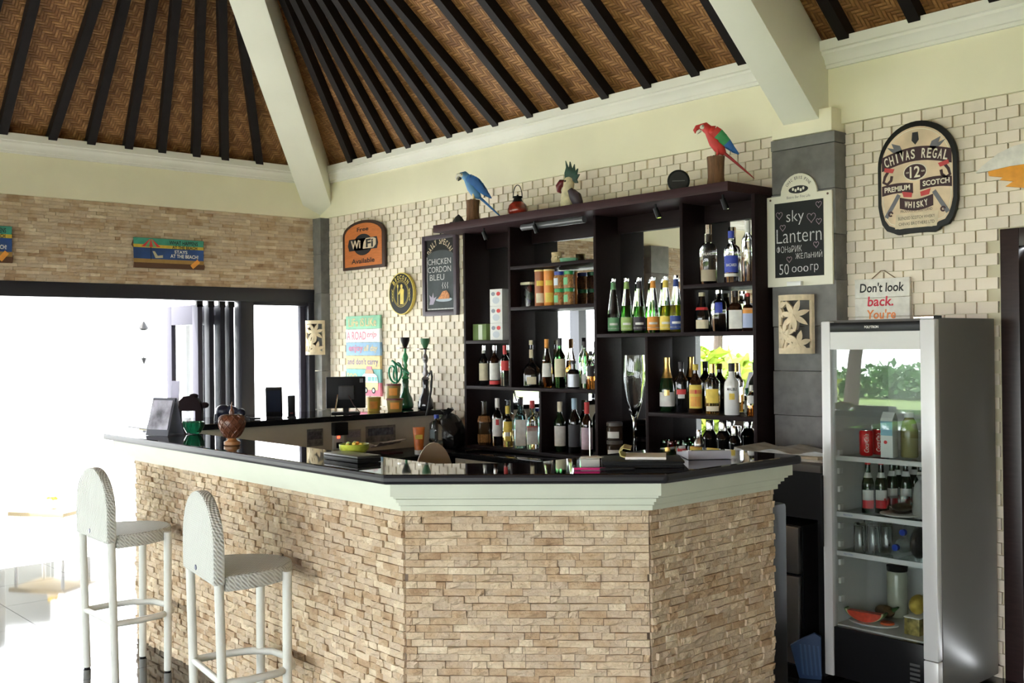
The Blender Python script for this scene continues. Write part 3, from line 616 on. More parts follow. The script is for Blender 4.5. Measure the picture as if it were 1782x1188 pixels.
# --- right bay, second row
bt('liqueur_bottle', 'round shouldered dark liqueur bottle with red ribbon and cream label', 1222, 572, 509, zD, .044, 'champ', BLKGLASS, lc, .10, [(.08, .30, lc, 0.9), (.55, .62, lr, 0)])
bt('gin_bottle', 'clear bottle with small blue label beside the red ribbon bottle', 1251, 571, 505, zD, .043, 'long', CLEAR, SILVER, .08, [(.45, .70, lbl, 0.5)])
bt('whiskey_bottle', 'dark square whiskey bottle with white arched label', 1280, 571, 506, zD, .038, 'decant', DKBROWN, lbk, .16, [(.06, .52, lw, 0.8)], sq=0.7)
bt('liqueur_bottle', 'small square bottle with orange and blue label', 1302, 571, 510, zD, .031, 'decant', DKBROWN, lr, .1, [(.08, .58, mat('label_pale_blue', (0.45, 0.52, 0.75), .6), 0.9), (.46, .60, lo, 0.9)], sq=0.6)
# --- right bay, third row
bt('champagne_bottle', 'champagne bottle with gold foil neck and white label', 1161, 716, 622, zF, .045, 'champ', DKGREEN, GOLD, .10, [(.62, .90, GOLD, 0), (.10, .36, lw, 1.2), (.30, .40, GOLD, 0.35)])
bt('liqueur_bottle', 'dark cream liqueur bottle with red and white oval label', 1186, 718, 630, zF, .040, 'spirit', BLKGLASS, lbk, .14, [(.36, .46, lr, 0.7), (.28, .36, lw, 0.5)])
bt('coffee_liqueur_bottle', 'brown coffee liqueur bottle with yellow and red arched label', 1211, 720, 634, zF, .040, 'spirit', DKBROWN, ly, .12, [(.10, .58, ly, 1.1), (.40, .48, lr, 1.0), (.14, .34, lo, .8)])
bt('tequila_bottle', 'clear tequila bottle with gold cap and yellow label', 1240, 723, 633, zF, .043, 'spirit', CLEAR, GOLD, .18, [(.22, .50, ly, 0.9), (.06, .16, lc, 0.9)], (GOLDL, .36))
bt('coconut_rum_bottle', 'white coconut rum bottle with black cap', 1274, 724, 632, zF, .042, 'wine', WHITEB, lbk, .16, [(.30, .42, ly, 0.35)], writing=('MALIBU', .50, .055, .016, INK))
bt('liqueur_bottle', 'small bottle with white label against the right panel, beside the coconut rum', 1308, 724, 670, zF, .026, 'spirit', CLEAR, lw, .2, [(.40, .66, lw, 1.0)], (AMBER, .35))
# --- food and boxes on the shelves
def carton(label, px, base, z, wx, wy, h, col, deco=None, y=-.14, name='coffee_box', group='boxes on the bar shelf', cat='box'):
    p = at(px, base, z, y); o = thing(name, label, cat, p, 0.12, group)
    G().b2((-wx/2, -wy/2, 0.0005), (wx/2, wy/2, h)).build('carton', col, o, bevel=0.001)
    if deco: deco(o, wx, wy, h)
    return o
def cups(o, wx, wy, h):
    for sx, m in ((-.22, INK), (.2, lr)):
        G().plate(circle(sx*wx, h*.72, wx*.16, h*.12, 16), -wy/2 - .0012, -wy/2 - .0004).build('printed_cup', mat('print_grey', (0.25, 0.27, 0.32), .6) if m is INK else m, o)
    G().plate(circle(0, h*.33, wx*.28, h*.2, 18), -wy/2 - .0012, -wy/2 - .0004).build('printed_cup', mat('print_pale', (0.52, 0.56, 0.62), .6), o)
WBOX = mat('white_carton', (0.72, 0.72, 0.70), 0.6)
for k in range(3):
    for c in range(1):
        carton(('bottom', 'middle', 'top')[k] + ' white printed carton in the stack against the divider', 873, 588, zA + k*0.118, .115, .11, .117, WBOX, cups)
def grn(o, wx, wy, h): G().plate([(-.01, 0.004), (.028, 0.004), (.028, h*.96), (-.01, h*.96)], -wy/2 - .0012, -wy/2 - .0004).build('printed_panel', mat('print_mint', (0.55, 0.62, 0.5), .6), o)
carton('green carton beside the stacked white printed boxes', 843, 588, zA, .13, .10, .115, mat('green_carton', (0.13, 0.20, 0.06), .6, var=.2), grn, name='tea_box')
def jar(label, p, H, R, lid, body, content, name='nut_jar', group='jars on the bar shelf'):
    o = thing(name, label, 'jar', p, face(p), group)
    G().lathe([(R*.96, 0), (R, .006), (R, H*.68), (R*.84, H*.78)], 20).build('body', body, o)
    G().lathe([(R*.92, H*.78), (R*.94, H*.98), (R*.86, H), (.001, H)], 20).build('lid', lid, o)
    G().lathe([(R + .0008, H*.18), (R + .001, H*.60)], 14, a0=-PI/2 - 1.6, a1=-PI/2 - .3).build('label_band', content, o)
PEANUT = mat('peanuts', (0.42, 0.20, 0.07), .4, var=.55, vscale=90, bump=.6, bscale=90)
BLID, GLID = mat('blue_lid', (0.02, 0.05, 0.35), .35), mat('green_lid', (0.02, 0.30, 0.08), .35)
LBW, LBG = mat('jar_label_white', (0.62, 0.68, 0.75), .5), mat('jar_label_green', (0.18, 0.50, 0.24), .5)
for (px, k, lid, lab, lb) in ((974, 0, GLID, 'peanut jar with green lid under the blue lidded jar', LBG), (974, 1, BLID, 'peanut jar with blue lid on top of a green lidded jar', LBW), (991, 0, GLID, 'peanut jar with green lid at the foot of the stack by the divider', LBG), (991, 1, GLID, 'peanut jar with green lid on top of another green lidded jar', LBG)):
    p = at(px, 525, zC2 + k*.112, -.13); jar(lab, p, .111, .037, lid, PEANUT, lb)
def can(label, px, base, top, z, colr, lo_):
    p = at(px, base, z); H = hgt(px, top, z); o = thing('crisp_can', label, 'can', p, face(p), 'crisp cans on the bar shelf')
    G().lathe([(.034, 0), (.0355, .003), (.0355, H*.955)], 24).build('tube', colr, o)
    G().lathe([(.037, H*.955), (.037, H), (.001, H*.995)], 24).build('lid', mat('can_lid', (0.75, 0.60, 0.25), .4), o)
    G().lathe([(.0362, H*.56), (.0363, H*.70)], 14, a0=-PI/2 - .7, a1=-PI/2 + .7).build('label_band', ly, o)
    G().lathe([(.0362, H*.10), (.0363, H*.36)], 14, a0=-PI/2 - .8, a1=-PI/2 + .8).build('label_band', lo_, o)
can('brown red crisp can beside the clear food tub', 940, 527, 470, zC2, mat('can_brown', (0.36, 0.12, 0.04), .4), lc)
can('orange crisp can beside the peanut jars', 956, 526, 469, zC2, mat('can_orange', (0.75, 0.26, 0.03), .4), ly)
p = at(917, 528, zC2); p.x = 2.869; tb = thing('food_tub', 'clear plastic food tub with white lid and snack packets', 'tub', p, 0); tb.scale = (.70, .9, 1)
G().lathe([(.062, 0), (.067, .004), (.071, .15), (.069, .15), (.065, .006), (.001, .005)], 24, sq=.7, yscale=.62).build('tub', glass('tub_plastic', (0.9, 0.92, 0.92), .1), tb)
G().lathe([(.074, .150), (.075, .164), (.070, .168), (.001, .168)], 24, sq=.7, yscale=.62).build('lid', mat('tub_lid', (0.66, 0.62, 0.45), .5), tb)
for i, (m, x, z, a) in enumerate(((lw, -.03, .07, .5), (lr, .025, .10, -.3), (lg, .03, .05, .2), (lnv, -.03, .03, -.2), (llg, .0, .05, .9))):
    G().box((x*.6, -.016 + .008*i, z + .022), (.052, .006, .045), 0, Matrix.Rotation(a, 3, 'Y')).build('snack_packet', m, tb)
p = at(969, 449, zC1); mg = thing('tiki_mug', 'tan carved face mug on the upper shelf', 'mug', p, face(p))
G().lathe([(.030, 0), (.034, .006), (.038, .03), (.034, .05), (.036, .075), (.032, .075), (.030, .012), (.001, .010)], 20).build('mug', mat('tan_ceramic', (0.50, 0.38, 0.20), .5, var=.25, vscale=40), mg)
G().ell((0, -.038, .034), (.007, .008, .012)).build('carved_nose', MATS['tan_ceramic'], mg); G().ell((-.014, -.032, .045), (.006, .006, .005)).ell((.014, -.032, .045), (.006, .006, .005)).build('carved_eyes', lc, mg)
p = at(990, 447, zC1); gd = thing('green_dish', 'low green ceramic dish beside the tan face mug', 'dish', p, face(p))
G().lathe([(.05, 0), (.056, .004), (.062, .028), (.058, .028), (.050, .008), (.001, .006)], 22, sq=.4).build('dish', mat('green_ceramic', (0.16, 0.36, 0.22), .3), gd)
G().lathe([(.050, .0), (.054, .004)], 18).build('foot_ring', lc, gd)
# --- giant flute, jars, shakers and glasses on the base board
p = at(1105, 786, ZBOT, -.15); H = hgt(1105, 618, ZBOT, -.15); fl_ = thing('giant_flute', 'giant clear champagne flute standing on the bottom shelf', 'glass', p)
G().lathe([(.001, .0), (.060, .002), (.061, .006), (.018, .016), (.009, .03), (.009, H*.34), (.016, H*.39), (.046, H*.55), (.066, H*.75), (.068, H*.86), (.062, H), (.0598, H), (.0655, H*.86), (.0635, H*.75), (.0435, H*.555), (.011, H*.42), (.001, H*.41)], 28).build('glass', CLEAR, fl_, angle=60)
for k, lab in ((0, 'lower glass spice jar with white label in a stack of two'), (1, 'upper glass spice jar with white label in a stack of two')):
    p = at(1070, 789, ZBOT + k*.112, -.16); o = thing('spice_jar', lab, 'jar', p, face(p), 'spice jars on the bottom shelf')
    G().lathe([(.050, 0), (.054, .005), (.054, .075), (.046, .085)], 22).build('body', mat('jar_dark_glass', (0.05, 0.035, 0.025), .08), o); G().lathe([(.049, .085), (.050, .104), (.044, .110), (.001, .110)], 22).build('lid', mat('jar_lid', (0.12, 0.11, 0.10), .3), o)
    G().lathe([(.0548, .012), (.0549, .052)], 12, a0=-PI/2 - .9, a1=-PI/2 + .5).build('label_band', lw, o)
def shaker(label, px, base, top, R, m, y=-.17):
    p = at(px, base, ZBOT, y); H = hgt(px, top, ZBOT, y); o = thing('cocktail_shaker', label, 'shaker', p, 0, 'shakers on the bottom shelf')
    G().lathe([(R*.8, 0), (R*.86, .003), (R, H*.58), (R*1.02, H*.60)], 22).build('cup', m, o)
    G().lathe([(R*1.02, H*.60), (R*.98, H*.66), (R*.62, H*.76), (R*.56, H*.78)], 22).build('strainer', m, o); G().lathe([(R*.58, H*.78), (R*.58, H*.93), (R*.48, H), (.001, H)], 18).build('cap', CHROME, o)
shaker('small brushed steel cocktail shaker in front of the black ones', 1217, 798, 748, .029, STEEL, -.208)
shaker('tall black cocktail shaker beside the steel one', 1236, 798, 731, .042, BLKGLASS, -.12)
shaker('tall black cocktail shaker farther from the steel one', 1259, 798, 731, .044, BLKGLASS, -.14)
shaker('shorter black shaker at the end of the bottom shelf', 1279, 798, 741, .036, BLKGLASS, -.15)
for i, (px, m, w_) in enumerate(((1158, GREENGL, 'green'), (1169, glass('red_glass', (0.6, 0.05, 0.08)), 'red'), (1182, GREENGL, 'green'), (1195, GREENGL, 'green'), (1208, GREENGL, 'green'))):
    p = at(px, 800, ZBOT, -.18 if i % 2 else -.14); o = thing('wine_glass', 'small stemmed glass with %s bowl on the bottom shelf' % w_, 'glass', p, 0, 'stemmed glasses on the bottom shelf')
    G().lathe([(.001, 0), (.028, .001), (.028, .003), (.005, .008), (.004, .055), (.010, .060)], 18).build('stem', CLEAR, o); G().lathe([(.010, .060), (.028, .085), (.030, .11), (.026, .135), (.0245, .135), (.0285, .11), (.0265, .087), (.001, .064)], 18).build('bowl', m, o)
# ================================================================ ON TOP OF THE SHELVES
ZT = ZTOP + 0.0532
def kpx(p): return (Vector(p) - CAM).dot(_f)/FPX
def stump(name, label, p, R, H, parent=None):
    pass
BARK = mat('carved_stump_wood', (0.14, 0.065, 0.028), .7, var=.35, vscale=10, stretch=(6, 6, 1), bump=.5, bscale=30)
def macaw(label, p, k, colr, st, wingc, headpatch, rz):
    """st: stump half width / height in photo px; bird drawn in px about the stump top, beak to -x"""
    o = thing('parrot_figurine', label, 'figurine', p, rz); sw, shh = st
    G().lathe([(sw*1.12*k, 0), (sw*1.05*k, shh*.1*k), (sw*.92*k, shh*.35*k), (sw*.96*k, shh*.8*k), (sw*1.02*k, shh*k), (.001, shh*k)], 12, yscale=.9).build('stump', BARK, o)
    def P(x, z, y=0): return Vector((x*k, y*k, (z + shh)*k))
    R = lambda *a: [r*k for r in a]
    bd = G().loft([P(-27, 49), P(-24, 52), P(-18, 52), P(-11, 46), P(-5, 36), P(0, 25), P(6, 15), P(11, 8), P(15, 4)], [2*k, 6*k, 8.5*k, 8.5*k, 10.5*k, 11.5*k, 10*k, 7*k, 4*k], 14).build('body', colr[0], o, angle=80)
    G().loft([P(-24, 53), P(-31, 52), P(-35, 47), P(-34, 42)], R(4.5, 4.5, 3, .6), 10).build('upper_beak', headpatch[1], bd)
    G().loft([P(-25, 47), P(-29, 44), P(-31, 41)], R(3.2, 2.6, 1.0), 10).build('lower_beak', headpatch[2], bd)
    for s in (-1, 1):
        G().ell(P(-21, 51, s*6.5), (4.6*k, 2.4*k, 4.0*k)).build('face_patch', headpatch[0], bd); G().ell(P(-20, 52.5, s*8.6), (1.1*k, .8*k, 1.1*k)).build('eye', INK, bd)
        w = G()
        pts = [(-8, 46), (-2, 43), (5, 37), (12, 30), (20, 21), (29, 11), (38, 3)]; rr = [(6, 2.4), (9, 3.4), (10, 3.6), (9, 3.2), (7.5, 2.6), (4.5, 2), (1.2, .8)]
        for i in range(len(pts) - 1):
            w.loft([P(*pts[i], s*9.5), P(*pts[i + 1], s*(9 - i*.8))], [(rr[i][0]*k, rr[i][1]*k), (rr[i + 1][0]*k, rr[i + 1][1]*k)], 10, m=(0, 0, 1, 1, 2, 2)[i], flat=(0, 1, 0))
        w.build('wing', wingc, o, angle=80)
        G().loft([P(4, 14, s*5), P(4, 5, s*5), P(2, 1, s*5)], R(4.5, 2.2, 1.4), 8).build('leg', colr[2], o); G().loft([P(-4, 1, s*5), P(5, 1, s*5)], R(1.3, 1.3), 6).build('foot', mat('claw_grey', (0.12, 0.11, 0.10), .6), o)
    G().loft([P(10, 9), P(24, -3), P(40, -18), P(58, -35), P(64, -41)], [(4*k, 3*k), (5*k, 2.5*k), (4*k, 2*k), (2.2*k, 1.2*k), (.5*k, .4*k)], 10).build('tail', colr[1], o, angle=80)
    return o
red, blu, grn_, yel = painted('parrot_red', (0.55, 0.035, 0.03)), painted('parrot_blue', (0.03, 0.14, 0.42)), painted('parrot_green', (0.04, 0.28, 0.10)), painted('parrot_yellow', (0.70, 0.55, 0.25))
whi = painted('parrot_white', (0.72, 0.68, 0.60)); blk = painted('parrot_black', (0.02, 0.02, 0.02))
p = Vector((U(1246, 316, 1, -.26).x, -.26, ZT)); macaw('red macaw figurine with green and blue wings on a wooden stump', p, kpx(p)*1.02, (red, mat('parrot_tail_red', (0.34, 0.02, 0.025), .5), red), (15, 54), (red, grn_, blu), (whi, red, whi), .55)
p = Vector((U(823, 379, 1, -.30).x, -.30, ZT)); macaw('blue and yellow macaw figurine on a short wooden stump', p, kpx(p)*.86, (painted('parrot_sky', (0.10, 0.26, 0.50)), blu, yel), (14, 46), (blu, blu, blu), (whi, whi, blk), .55)
# crested bird
p = Vector((U(992, 354, 1, -.26).x, -.26, ZT)); k = kpx(p); o = thing('crested_bird_figurine', 'painted crested parrot figurine with dark red beak and spiky green crest', 'figurine', p, .5)
def P(x, z, y=0): return Vector((x*k, y*k, z*k))
G().loft([P(-6, 1), P(-7, 6), P(-5, 16), P(-4, 27), P(-3, 36), P(-2, 46), P(-1, 55), P(0, 58)], [r*k for r in (5, 9, 12, 11.5, 9.5, 10, 7, 1)], 14).build('body', mat('bird_cream', (0.62, 0.55, 0.36), .5, var=.25, vscale=30), o, angle=80)
G().loft([P(-9, 47), P(-15, 47), P(-20, 42), P(-20, 34), P(-16, 30)], [r*k for r in (6, 7.5, 6, 4, 1)], 12).build('beak', mat('dark_red_lacquer', (0.13, 0.015, 0.02), .35), o, angle=80)
for s in (-1, 1):
    G().loft([P(2, 34, s*8), P(9, 24, s*9), P(14, 12, s*8), P(22, 3, s*4)], [(5*k, 3*k), (9*k, 4*k), (8*k, 3.5*k), (1.5*k, 1*k)], 10, flat=(0, 1, 0)).build('wing', mat('bird_plum', (0.05, 0.035, 0.05), .5), o, angle=80)
    G().ell(P(-6, 49, s*8), (2*k, 1.2*k, 2*k)).build('eye', INK, o); G().ell(P(-8, 2.2, s*4), (5*k, 3*k, 2.2*k)).build('foot', mat('bird_green', (0.03, 0.10, 0.07), .5), o)
cr = [(-8, 54), (-9, 64), (-6, 74), (-7, 86), (-1, 72), (1, 84), (5, 70), (9, 79), (10, 66), (15, 71), (13, 60), (18, 61), (13, 52), (15, 46), (9, 46), (4, 52)]
G().plate([(x*k, z*k) for x, z in cr], -3.0*k, 3.0*k).build('crest', mat('crest_green', (0.015, 0.055, 0.04), .5, var=.5, vscale=25), o, bevel=.0015)
G().loft([P(8, 5), P(18, 2), P(26, 4)], [(4*k, 2*k), (3*k, 1.5*k), (1*k, .6*k)], 8).build('tail', MATS['bird_plum'], o)
# red lantern
p = Vector((U(901, 369, 1, -.27).x, -.27, ZT)); k = kpx(p); o = thing('glass_lantern', 'round red glass lantern with black cap and wire handle', 'lantern', p, .3)
G().lathe([(r*k, z*k) for r, z in ((10, 0), (12, 1), (16.5, 8), (17.5, 14), (15.5, 21), (10, 26), (7, 28))], 24).build('globe', mat('red_glass_globe', (0.22, 0.02, 0.012), .08, var=.8, vscale=22, spec=.7), o, angle=80)
G().lathe([(r*k, z*k) for r, z in ((10, 25.5), (8, 29), (6.5, 33), (9, 34), (8.8, 36), (2, 37), (1.5, 39), (.1, 39.5))], 18).build('cap', BLACKP, o)
G().loft([P(9*math.cos(a), 36 + 20*math.sin(a)) for a in [PI*i/14 for i in range(15)]], .8*k, 6).build('handle', BLACKP, o)
# black disc, black cone
p = Vector((U(1181, 331, 1, -.30).x, -.30, ZT)); k = kpx(p); o = thing('round_speaker', 'flat round black speaker lying on edge on the top board', 'speaker', p, face(p))
G().loft([(0, -.014, 19.8*k), (0, .014, 19.8*k)], 19.5*k, 28).build('housing', BLACKP, o, bevel=.002); G().loft([(0, -.0165, 19.8*k), (0, -.0142, 19.8*k)], 16*k, 28).build('grille', mat('speaker_grille', (0.02, 0.02, 0.02), .8), o); G().box((0, -.0172, 19.8*k), (22*k, .001, 1.4*k)).build('trim_line', mat('dull_grey', (.1, .1, .1), .5), o)
p = Vector((U(798, 383, 1, -.37).x, -.37, ZT)); k = kpx(p); o = thing('black_stone_shard', 'small black pointed stone beside the blue macaw', 'ornament', p, .4)
G().lathe([(12*k, 0), (11*k, 4*k), (6*k, 11*k), (1.2*k, 15*k), (.0005, 15.5*k)], 7, yscale=.7).build('stone', mat('black_stone', (0.015, 0.015, 0.016), .7, bump=.4, bscale=40), o, smooth=False); G().lathe([(4*k, 0), (4.2*k, 2*k), (.001, 3*k)], 7, (-12*k, -.01, 0)).build('chip', MATS['black_stone'], o, smooth=False)
# ================================================================ SIGNS ON THE BACK WALL
YS = -0.0225        # just in front of the tiles
def sign(name, label, px0, py0, px1, py1, yw=YS, cat='sign'):
    """Empty at the middle of a sign surveyed by two opposite corners on the wall; returns (thing, half width, half height)"""
    a, b = U(px0, py0, 1, yw), U(px1, py1, 1, yw); c = (a + b)/2
    return thing(name, label, cat, (c.x, yw, c.z)), abs(b.x - a.x)/2, abs(a.z - b.z)/2
def arched(w, h, spring, n=14): return [(-w, -h), (w, -h), (w, spring)] + [(w*math.cos(PI*i/n), spring + (h - spring)*math.sin(PI*i/n)) for i in range(1, n)] + [(-w, spring)]
# free wifi
o, w_, h_ = sign('wifi_sign', 'orange arched wooden free wifi sign with dark brown frame', 600, 424, 673, 424); h_ = (U(636, 383, 1, YS).z - U(636, 468, 1, YS).z)/2; o.location.z = (U(636, 383, 1, YS).z + U(636, 468, 1, YS).z)/2
G().plate(arched(w_, h_, h_*.42), -.022, 0).build('frame', mat('sign_brown', (0.045, 0.020, 0.014), .5), o, bevel=.003)
G().plate(arched(w_*.88, h_*.88, h_*.40), -.0235, -.010).build('panel', mat('sign_orange', (0.50, 0.15, 0.035), .6, var=.15, vscale=14, stretch=(1, 1, 8)), o)
G().plate(circle(0, 0, w_*.45, h_*.44), -.0250, -.0236).plate([(-w_*.66, -h_*.22), (w_*.66, -h_*.22), (w_*.72, 0), (w_*.66, h_*.26), (-w_*.66, h_*.26), (-w_*.72, 0)], -.0250, -.0236).build('logo_blob', INK, o)
SAND = painted('sign_sand', (0.58, 0.47, 0.33)); g = G(); g.plate([(w_*.0, -h_*.18), (w_*.5, -h_*.18), (w_*.62, -h_*.05), (w_*.62, h_*.18), (w_*.5, h_*.24), (w_*.16, h_*.24), (w_*.05, h_*.1)], -.0262, -.0251); g.build('logo_plate', SAND, o)
g = T(); put_text(g, 'Wi', -w_*.34, h_*.03, w_*.46, h_*.34, -.0258, 0, bold=.03); g.build('lettering', SAND, o, smooth=False)
g = T(); put_text(g, 'Fi', w_*.33, h_*.03, w_*.34, h_*.34, -.0272, 0, bold=.03); put_text(g, 'Free', 0, h_*.63, w_*.55, h_*.17, -.0246, 0, bold=.02); put_text(g, 'Available', 0, -h_*.66, w_*1.1, h_*.20, -.0246, 0, bold=.02); g.build('lettering', INK, o, smooth=False)
# coin sign
o, w_, h_ = sign('coin_sign', 'round black and yellow coin sign with standing figure', 681, 511, 724, 511); h_ = (U(702, 474, 1, YS).z - U(702, 547, 1, YS).z)/2; r_ = max(w_, h_*.97)
YEL = painted('sign_yellow', (0.70, 0.55, 0.12)); BLK = mat('sign_black', (0.008, 0.008, 0.008), .5, spec=.3)
def ycyl(g, r, y0, y1, m=0): g.plate(circle(0, 0, r, r, 40), y0, y1, m); return g
ycyl(G(), r_, -.024, 0).build('rim', YEL, o); ycyl(G(), r_*.955, -.0255, -.012).build('disc', BLK, o)
g = G()
for rr, wd in ((.62, .018), (.56, .012)):
    for i in range(40):
        a0, a1 = 2*PI*i/40, 2*PI*(i + 1)/40; g.plate([(r_*rr*math.cos(a0), r_*rr*math.sin(a0)), (r_*rr*math.cos(a1), r_*rr*math.sin(a1)), (r_*(rr + wd)*math.cos(a1), r_*(rr + wd)*math.sin(a1)), (r_*(rr + wd)*math.cos(a0), r_*(rr + wd)*math.sin(a0))], -.0268, -.0256)
g.build('ring', YEL, o, smooth=False)
g = G(); g.plate(circle(r_*.06, r_*.34, r_*.09, r_*.11, 16), -.0275, -.0256); g.plate([(-.08, -.5), (.22, -.5), (.22, -.02), (.27, .02), (.24, .22), (.06, .24), (-.06, .18), (-.2, -.02), (-.16, -.08), (-.06, .0), (-.06, -.1)][::-1] and [(x*r_, z*r_) for x, z in [(-.06, -.5), (.22, -.5), (.24, .0), (.26, .16), (.18, .24), (-.02, .24), (-.2, .02), (-.16, -.05), (-.05, .06)]], -.0275, -.0256)
g.stroke([(-r_*.24, -r_*.5), (-r_*.24, r_*.3)], r_*.04, -.0275, -.0256); g.plate(circle(-r_*.24, r_*.36, r_*.06, r_*.09, 12), -.0275, -.0256)
for s in (-1, 1):
    for q in range(4): g.plate([(s*r_*.66, r_*(-.3 + q*.15)), (s*r_*.74, r_*(-.2 + q*.15)), (s*r_*.70, r_*(-.38 + q*.15))], -.0268, -.0256)
g.build('figure', YEL, o, smooth=False)
g = T(); arc_text(g, 'BIOCOIN', 0, 0, r_*.78, PI/2, 1.9, r_*.20, -.0272, 0, wfrac=.7); g.build('lettering', YEL, o, smooth=False)
# daily special board
o, w_, h_ = sign('menu_board', 'tall framed daily special chalkboard hanging beside the shelf', 740, 480, 799, 480); zt, zb = U(770, 408, 1, YS).z, U(770, 549, 1, YS).z; h_ = (zt - zb)/2; o.location.z = (zt + zb)/2
FR = mat('chalkboard_frame', (0.045, 0.030, 0.045), .45); CHB = mat('chalkboard', (0.045, 0.055, 0.060), .7, var=.3, vscale=6); CHALK = mat('chalk', (0.55, 0.55, 0.55), .9, var=.3, vscale=60)
b_ = .035
G().b2((-w_, -.03, -h_), (-w_ + b_, 0, h_)).b2((w_ - b_, -.03, -h_), (w_, 0, h_)).b2((-w_ + b_, -.03, h_ - b_), (w_ - b_, 0, h_)).b2((-w_ + b_, -.03, -h_), (w_ - b_, 0, -h_ + b_)).build('frame', FR, o, bevel=.003)
G().b2((-w_ + b_, -.014, -h_ + b_), (w_ - b_, -.002, h_ - b_)).build('board', BLK, o)
iw, ih = w_ - b_ - .012, h_ - b_ - .012
G().plate([(-iw, -ih), (iw, -ih), (iw, ih*.55)] + [(iw*math.cos(PI*i/12), ih*.55 + ih*.18*math.sin(PI*i/12)) for i in range(1, 12)] + [(-iw, ih*.55)], -.0155, -.0141).build('slate', CHB, o)
g = G(); g.stroke([(-iw, -ih + .004), (-iw, ih*.55)], .006, -.0164, -.0156); g.stroke([(iw, -ih + .004), (iw, ih*.55)], .006, -.0164, -.0156); g.stroke([(-iw, -ih + .004), (iw, -ih + .004)], .008, -.0164, -.0156)
gt = T()
for i, (t, z) in enumerate((('CHICKEN', .40), ('CORDON', .17), ('BLEU', -.06))): put_text(gt, t, -.01 if i < 2 else -.04, ih*z, iw*(1.75 if i < 2 else 1.1), ih*.17, -.0162, 0, bold=-.005)
for q in range(3): g.stroke([(iw*(.18 + q*.18) + .006*math.sin(t*2.2), ih*(-.40 + t*.045)) for t in range(5)], .006, -.0164, -.0156)
g.build('chalk_border', CHALK, o, smooth=False); gt.build('chalk_lettering', CHALK, o)
g = T(); arc_text(g, 'DAILY SPECIAL', 0, ih*.38, iw*.98, PI/2, 2.3, .045, -.0150, 0, wfrac=.75); g.build('lettering', SAND, o, smooth=False)
G().plate(circle(iw*.30, -ih*.72, iw*.62, ih*.06, 24), -.020, -.0156).build('painted_plate', mat('paint_grey', (0.35, 0.40, 0.46), .6), o)
G().plate([(-iw*.15, -ih*.70), (iw*.72, -ih*.70), (iw*.72, -ih*.58), (iw*.50, -ih*.46), (iw*.22, -ih*.48), (iw*.02, -ih*.60)], -.0225, -.0201).build('painted_roast', mat('paint_roast', (0.50, 0.20, 0.07), .6, var=.4, vscale=50), o)
G().plate([(-iw*.85, -ih*.85), (-iw*.55, -ih*.85), (-iw*.3, -ih*.62), (-iw*.5, -ih*.66), (-iw*.55, -ih*.5), (-iw*.66, -ih*.64), (-iw*.85, -ih*.56), (-iw*.78, -ih*.72)], -.0166, -.0157).build('painted_leaf', mat('paint_lilac', (0.36, 0.32, 0.42), .6), o)
G().loft([(0, -.012, h_), (.01, -.012, h_ + .05), (.03, -.012, h_ + .06)], .004, 6).build('hook', BLACKP, o)
# plank sign: life is like a road trip
o, w_, h_ = sign('plank_sign', 'tall pastel striped plank sign with painted camper van', 606, 617, 665, 617); zt, zb = U(635, 549, 1, YS).z, U(635, 688, 1, YS).z; h_ = (zt - zb)/2; o.location.z = (zt + zb)/2
PK, TQ = painted('plank_pink', (0.72, 0.22, 0.32)), painted('plank_teal', (0.20, 0.50, 0.50)); PW = painted('plank_white', (0.75, 0.78, 0.78)); PYl = painted('plank_cream', (0.75, 0.58, 0.30)); PBl = painted('plank_blue', (0.25, 0.42, 0.62)); PGr = painted('plank_green', (0.25, 0.55, 0.38))
cols = [PGr, PW, PBl, PYl, TQ, PK]; ph = 2*h_/6
for i, m in enumerate(cols): G().b2((-w_, -.020 - .002*(i % 2), h_ - (i + 1)*ph + .001), (w_, 0, h_ - i*ph - .001)).build('plank', m, o, bevel=.0015)
def line(i, body, wd, ht, m, dx=0, shear=0): g = T(); put_text(g, body, dx*w_, h_ - (i + .5)*ph, wd*w_, ht*ph, -.0232, 0, shear=shear, bold=.012); g.build('lettering', m, o, smooth=False)
line(0, 'LiFe iS', .92, .62, PYl, -.36); line(0, 'LiKe', .62, .62, PYl, .50); line(1, 'A ROAD', 1.15, .62, PK, -.36); line(1, 'trip', .55, .5, PK, .55, .3); line(2, 'enjoy', .85, .62, PK, -.40); line(2, 'all day', .8, .6, PYl, .48, .2); line(3, 'and don\'t carry', 1.8, .62, mat('plum_ink', (0.22, 0.18, 0.32), .6)); line(4, 'too', .6, .5, PYl, -.65); line(5, 'much', .8, .4, PW, -.45)
zv = h_ - 5*ph; van = G(); van.plate([(-w_*.1, zv - ph*.55), (w_*.88, zv - ph*.55), (w_*.9, zv), (-w_*.1, zv)], -.0262, -.0225); van.build('van_body', PYl, o)
G().plate([(-w_*.1, zv), (w_*.9, zv), (w_*.85, zv + ph*.5), (w_*.7, zv + ph*.66), (w_*.1, zv + ph*.66), (0, zv + ph*.5)], -.0262, -.0225).build('van_roof', PW, o)
for a, b in ((-.02, .2), (.32, .5), (.55, .68), (.72, .84)): G().plate([(w_*a, zv + ph*.12), (w_*b, zv + ph*.12), (w_*b, zv + ph*.42), (w_*a, zv + ph*.42)], -.0272, -.0263).build('van_window', TQ, o)
for a in (.2, .65): G().plate(circle(w_*a, zv - ph*.58, w_*.1, w_*.1, 18), -.0282, -.0263).build('van_wheel', INK, o); G().plate(circle(w_*a, zv - ph*.58, w_*.055, w_*.055, 14), -.0292, -.0283).build('van_hubcap', PW, o)
